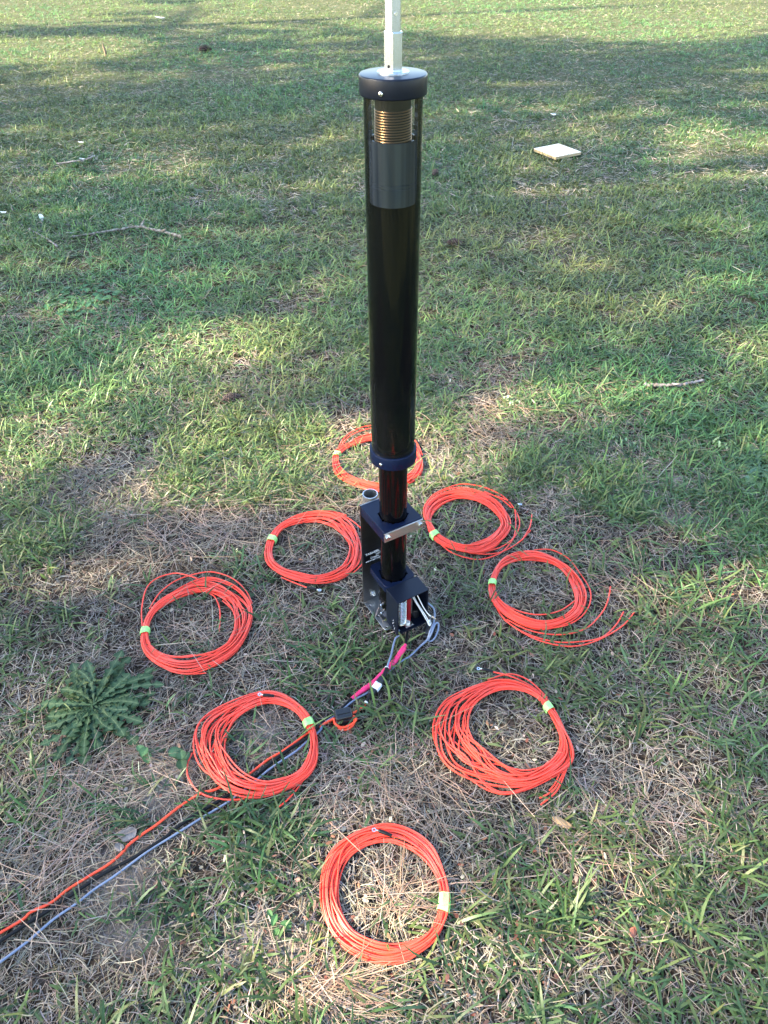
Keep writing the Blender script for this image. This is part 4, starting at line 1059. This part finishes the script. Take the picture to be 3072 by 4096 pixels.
def sward():
    green, dead = [], []
    # ---- living grass in tufts; (tufts, near, far, blades, length, width, segments)
    for nt_, r0, r1, nb, L0, W0, sg in ((4300, .36, 2.0, 6, .052, .0058, 4), (18500, 1.95, 5.0, 6, .046, .0054, 3), (72000, 4.7, 24.0, 6, .044, .0064, 2)):
        x, y = scatter(nt_, r0, r1)
        keep = rng.random(nt_) < np.clip(greenness(x, y) * 1.7 - .25, .05, 1); x, y = x[keep], y[keep]
        gz = greenness(x, y)
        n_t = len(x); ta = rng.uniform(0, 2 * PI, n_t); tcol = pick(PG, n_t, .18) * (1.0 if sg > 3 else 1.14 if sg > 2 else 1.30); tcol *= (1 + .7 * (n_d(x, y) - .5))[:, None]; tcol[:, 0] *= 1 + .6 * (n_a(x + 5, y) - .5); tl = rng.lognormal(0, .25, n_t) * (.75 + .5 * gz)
        X = np.repeat(x, nb); Y = np.repeat(y, nb); n = len(X)
        X = X + rng.normal(0, .010, n); Y = Y + rng.normal(0, .010, n)
        hard, soft = obstacles(X, Y)
        ok = ~hard & ((soft > 1) | (rng.random(n) < .04))
        idx = np.where(ok)[0]; n = len(idx); ti = idx // nb
        az = ta[ti] + rng.normal(0, 1.5, n)
        lean = np.clip(rng.normal(1.06, .34, n), .1, 1.5); L = L0 * tl[ti] * rng.uniform(.5, 1.35, n); W = W0 * rng.uniform(.55, 1.2, n)
        col = tcol[ti] * (1 + rng.normal(0, .16, (n, 1))); pal_ = rng.random(n) < .16; col[pal_] *= 1.35; yel = rng.random(n) < .12
        col[yel] = col[yel] * .5 + np.array([.20, .19, .07]) * .5
        P = np.stack([X[idx], Y[idx], rng.uniform(0, .006, n)], 1)
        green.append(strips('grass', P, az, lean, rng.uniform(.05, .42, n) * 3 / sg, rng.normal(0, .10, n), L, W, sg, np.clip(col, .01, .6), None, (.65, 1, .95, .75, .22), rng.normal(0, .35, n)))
    # ---- single flat runners
    # ---- dead grass, lying and tangled
    for n, r0, r1, L0, W0, sg, zt in ((84000, .36, 2.0, .031, .0018, 3, .015), (92000, 1.95, 5.0, .034, .0024, 3, .018), (150000, 4.7, 24.0, .046, .0036, 2, .026)):
        x, y = scatter(n, r0, r1); g = greenness(x, y)
        keep = rng.random(n) < np.clip(1.2 - .7 * g, .3, 1); x, y = x[keep], y[keep]
        hard, soft = obstacles(x, y); k2 = ~hard; ceil = CEIL[k2]; x, y, soft = x[k2], y[k2], soft[k2]; n = len(x)
        ceil = np.where(rng.random(n) < .05, 9, ceil)
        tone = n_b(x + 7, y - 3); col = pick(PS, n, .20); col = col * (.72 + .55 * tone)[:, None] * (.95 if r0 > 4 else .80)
        ol = rng.random(n) < .14; col[ol] = col[ol] * .6 + np.array([.13, .145, .06]) * .4
        zroot = rng.random(n) ** 1.6 * zt
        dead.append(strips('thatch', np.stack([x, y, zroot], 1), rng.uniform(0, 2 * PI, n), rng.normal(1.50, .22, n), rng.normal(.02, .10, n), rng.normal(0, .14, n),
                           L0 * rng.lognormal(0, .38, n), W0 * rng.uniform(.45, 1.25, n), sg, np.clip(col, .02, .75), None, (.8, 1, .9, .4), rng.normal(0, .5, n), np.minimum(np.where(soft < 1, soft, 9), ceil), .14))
    g = merge('grass', green, M['blade']); tag(g, 'green lawn grass growing in tufts', 'grass', None, 'stuff')
    d = merge('dead_thatch', dead, M['straw']); tag(d, 'dry tan dead grass matted between the green tufts', 'dead grass', None, 'stuff')
    # ---- pine needles in drifts
    nd = []
    zones = [(*patch(*q[:4]), q[4], q[5]) for q in ((100, 1800, 150, 130, 230, .9), (60, 1950, 120, 90, 140, .7), (280, 1650, 120, 60, 260, .3), (560, 1590, 100, 90, 150, None), (690, 2140, 90, 60, 260, .2), (860, 1950, 60, 60, 130, .6), (430, 1150, 150, 60, 300, None),
                                                        (130, 690, 150, 40, 300, None), (480, 1380, 150, 80, 400, .4), (700, 1050, 120, 80, 300, None), (1050, 900, 150, 80, 300, None), (1330, 1800, 200, 150, 160, None), (1280, 1250, 120, 60, 160, None), (850, 1700, 200, 90, 260, None), (550, 860, 150, 50, 250, None), (900, 1300, 700, 700, 900, None), (700, 640, 800, 200, 900, None))]
    for cx, cy, rx, ry, n, dirn in zones:
        x = cx + rng.normal(0, .6, n) * rx; y = cy + rng.normal(0, .6, n) * ry
        hard, soft = obstacles(x, y); x, y = x[~hard & (soft > 1)], y[~hard & (soft > 1)]; n = len(x)
        if n == 0: continue
        az = rng.uniform(0, 2 * PI, n) if dirn is None else rng.normal(dirn, .85, n)
        L = rng.uniform(.07, .17, n)
        ex = x + np.cos(az) * L; ey = y + np.sin(az) * L; mx_ = x + np.cos(az) * L / 2; my_ = y + np.sin(az) * L / 2
        b1 = obstacles(ex, ey); b2 = obstacles(mx_, my_); over = (b1[1] < 1) | (b2[1] < 1); hd = b1[0] | b2[0]
        keep = ~hd & (~over | (rng.random(n) < .12)); x, y, az, L, over = x[keep], y[keep], az[keep], L[keep], over[keep]; n = len(x)
        z = np.where(over, .026, rng.uniform(.008, .024, n))
        nd.append(strips('n', np.stack([x, y, z], 1), az, np.full(n, PI / 2) + rng.normal(0, .05, n), rng.normal(0, .03, n), rng.normal(0, .05, n), L, rng.uniform(.0010, .0017, n), 4,
                         pick([(.27, .17, .11), (.33, .23, .16), (.20, .12, .08), (.38, .29, .21), (.31, .25, .20)], n, .15), None, (.9, 1, 1, .8, .4), rng.normal(0, .5, n)))
    o = merge('pine_needles', nd, M['needle']); tag(o, 'fallen brown pine needles strewn over the lawn', 'pine needles', None, 'stuff')
    # ---- bark crumbs and seeds
    x, y = scatter(1500, .4, 5); hard, soft = obstacles(x, y); k = ~hard & (soft > 1); x, y = x[k], y[k]; n = len(x)
    cr = strips('c', np.stack([x, y, rng.uniform(.006, .016, n)], 1), rng.uniform(0, 2 * PI, n), rng.normal(1.4, .3, n), rng.normal(.1, .3, n), rng.normal(0, .2, n), rng.uniform(.005, .016, n), rng.uniform(.003, .009, n), 2,
                pick([(.16, .05, .03), (.10, .05, .035), (.42, .36, .28), (.22, .10, .06)], n, .2), None, (.6, 1, .5), rng.normal(0, .5, n))
    o = merge('bark_crumbs', [cr], M['needle']); tag(o, 'red brown crumbs of bark and chaff in the grass', 'bark crumbs', None, 'stuff')


sward()

# ------------------------------------------------------------------ pines round the lawn: their crowns break up the low sun
M['bark'] = mat('pine_bark', (.14, .085, .06), .9, 0, .2, noise=(6, (.27, .18, .13), 1, (1, 1, .25)), bump=(9, .8, .05))
M['pine'] = mat_attr('pine_foliage', .5, .25, .3)


def clump_geo(C, R, nq):
    """sprays of needles: nq ragged strips round each centre C"""
    n = len(C) * nq; ci = np.repeat(np.arange(len(C)), nq)
    d = rng.normal(size=(n, 3)); d /= np.linalg.norm(d, axis=1)[:, None]
    P = C[ci] + d * (R[ci] * rng.uniform(.05, .35, n))[:, None]
    az = np.arctan2(d[:, 1], d[:, 0]); lean = np.arccos(np.clip(d[:, 2], -1, 1))
    k = rng.random((n, 1)); col = (np.array([.045, .085, .030]) * k + np.array([.095, .135, .045]) * (1 - k)) * (1 + rng.normal(0, .15, (n, 1)))
    L = R[ci] * rng.uniform(.6, 1.0, n)
    d2 = np.stack([np.sin(lean) * np.cos(az), np.sin(lean) * np.sin(az), np.cos(lean)], 1)
    E = P + d2 * L[:, None]; sd_ = np.cross(d2, rng.normal(size=(n, 3))); sd_ /= np.linalg.norm(sd_, axis=1)[:, None]
    wv = (R[ci] * rng.uniform(.10, .20, n))[:, None]
    V = np.stack([P - sd_ * wv * .5, P + sd_ * wv * .5, E + sd_ * wv, E - sd_ * wv], 1).reshape(-1, 3)
    F = (np.arange(n) * 4)[:, None] + np.arange(4)[None]
    Cc = np.ones((n, 4, 4), np.float32); Cc[..., :3] = col[:, None, :]
    return V, F, Cc.reshape(-1, 4)


def pine(x, y, h, C, R, nq, label, grp, r0=.22):
    o = empty('pine_tree', (x, y, 0)); tag(o, label, 'pine tree', grp)
    mb = MB(); bend = rng.normal(0, .15, 2); zs = np.linspace(-.05, h, 12)
    axis = np.stack([bend[0] * np.sin(zs / h * 3), bend[1] * np.sin(zs / h * 2.4), zs], 1)
    mb.tube(axis, np.interp(zs, [0, .3, h], [r0 * 1.35, r0, .04]), 12); mb.build('trunk', M['bark'], o)
    if len(C):
        lb_ = MB(); Cl = C - [x, y, 0]
        cell = np.floor(Cl / 1.6).astype(int); _, first = np.unique(cell, axis=0, return_index=True)
        for i in first:
            e = Cl[i]; d = math.hypot(e[0], e[1]); zr = max(2.0, min(h * .97, e[2] - .35 * d)); s0 = np.array([np.interp(zr, zs, axis[:, 0]), np.interp(zr, zs, axis[:, 1]), zr])
            lb_.tube([s0, s0 * .55 + e * .45 + [0, 0, .08 * d], e], [.05 + .004 * d, .03, .012], 6)
        lb_.build('limbs', M['bark'], o)
        V, F, Cc = clump_geo(Cl, R, nq); me = merge('crown', [(V, F, Cc)], M['pine']); me.parent = o


def shade_crowns():
    # one spray for each bit of lawn that lies in shade, hung somewhere on the way to the sun
    pts = []
    for x0, x1, y0, y1, dx, dy in ((-5, 5, -.5, 5, .30, .15), (-9, 9, 5, 11, .55, .26), (-13, 13, 11, 24, .9, .42)):
        X, Y = np.meshgrid(np.arange(x0, x1, dx), np.arange(y0, y1, dy)); X = X.ravel() + rng.uniform(-.5, .5, X.size) * dx; Y = Y.ravel() + rng.uniform(-.5, .5, Y.size) * dy
        s = sunny(X, Y); base = np.where(s > .12, 1 - s * 1.5, .96)
        X2 = X + rng.uniform(-.5, .5, X.size) * dx; Y2 = Y + rng.uniform(-.5, .5, Y.size) * dy; k2 = sunny(X2, Y2) < .12
        k = rng.random(X.size) < base; X = np.r_[X, X2]; Y = np.r_[Y, Y2]; k = np.r_[k, k2]; pts.append(np.stack([X[k], Y[k], np.full(k.sum(), dy)], 1))
    G = np.concatenate(pts); n = len(G)
    trunks = [(-13.5, -5.5), (-12.2, -1.2), (-14.6, 1.9), (-12.4, 5.6), (-16.5, 9.8), (-14.5, 14.5), (-19.5, 3.6), (-20.0, 18.0), (-22.0, -3.0)]
    tr = np.array(trunks)
    # distance along the ray so that the spray hangs near one of the trunks
    t_lo, t_hi = 13.0, 24.0
    best = np.zeros(n); which = np.zeros(n, int); bd_ = np.full(n, 1e9)
    for _ in range(5):
        t = rng.uniform(t_lo, t_hi, n); Q = np.stack([G[:, 0], G[:, 1], np.zeros(n)], 1) + t[:, None] * SUN
        d = np.hypot(Q[:, 0, None] - tr[None, :, 0], Q[:, 1, None] - tr[None, :, 1]); j = d.argmin(1); dm = d.min(1)
        u = dm < bd_; bd_[u] = dm[u]; best[u] = t[u]; which[u] = j[u]
    C = np.stack([G[:, 0], G[:, 1], np.zeros(n)], 1) + best[:, None] * SUN; R = np.clip(G[:, 2] * .95, .15, .34)
    for j, (x, y) in enumerate(trunks):
        m = which == j; hh = max(9.0, C[m][:, 2].max() + 1.0) if m.any() else 11
        pine(x, y, hh, C[m], R[m], 13, 'tall pine left of the lawn whose crown shades the grass', 'pines standing left of the lawn')


shade_crowns()
# pines beyond the other edges of the lawn, seen only in the gloss of the mast
for x, y in ((9, -6), (13, -1), (15, 6), (18, 13), (3.5, -11), (-3, -10), (-8, -12), (7, -16), (20, 2)):
    h = rng.uniform(11, 15); n = 260; t = rng.random(n) ** .8; a = rng.uniform(0, 2 * PI, n); rr = (1 - t) * 2.6 + .5
    rr = rr * np.sqrt(rng.random(n)); C = np.stack([x + rr * np.cos(a), y + rr * np.sin(a), h * (.33 + .67 * t)], 1)
    pine(x, y, h, C, np.full(n, .55), 12, 'tall pine right of and behind the lawn', 'pines standing right of and behind the lawn', .2)
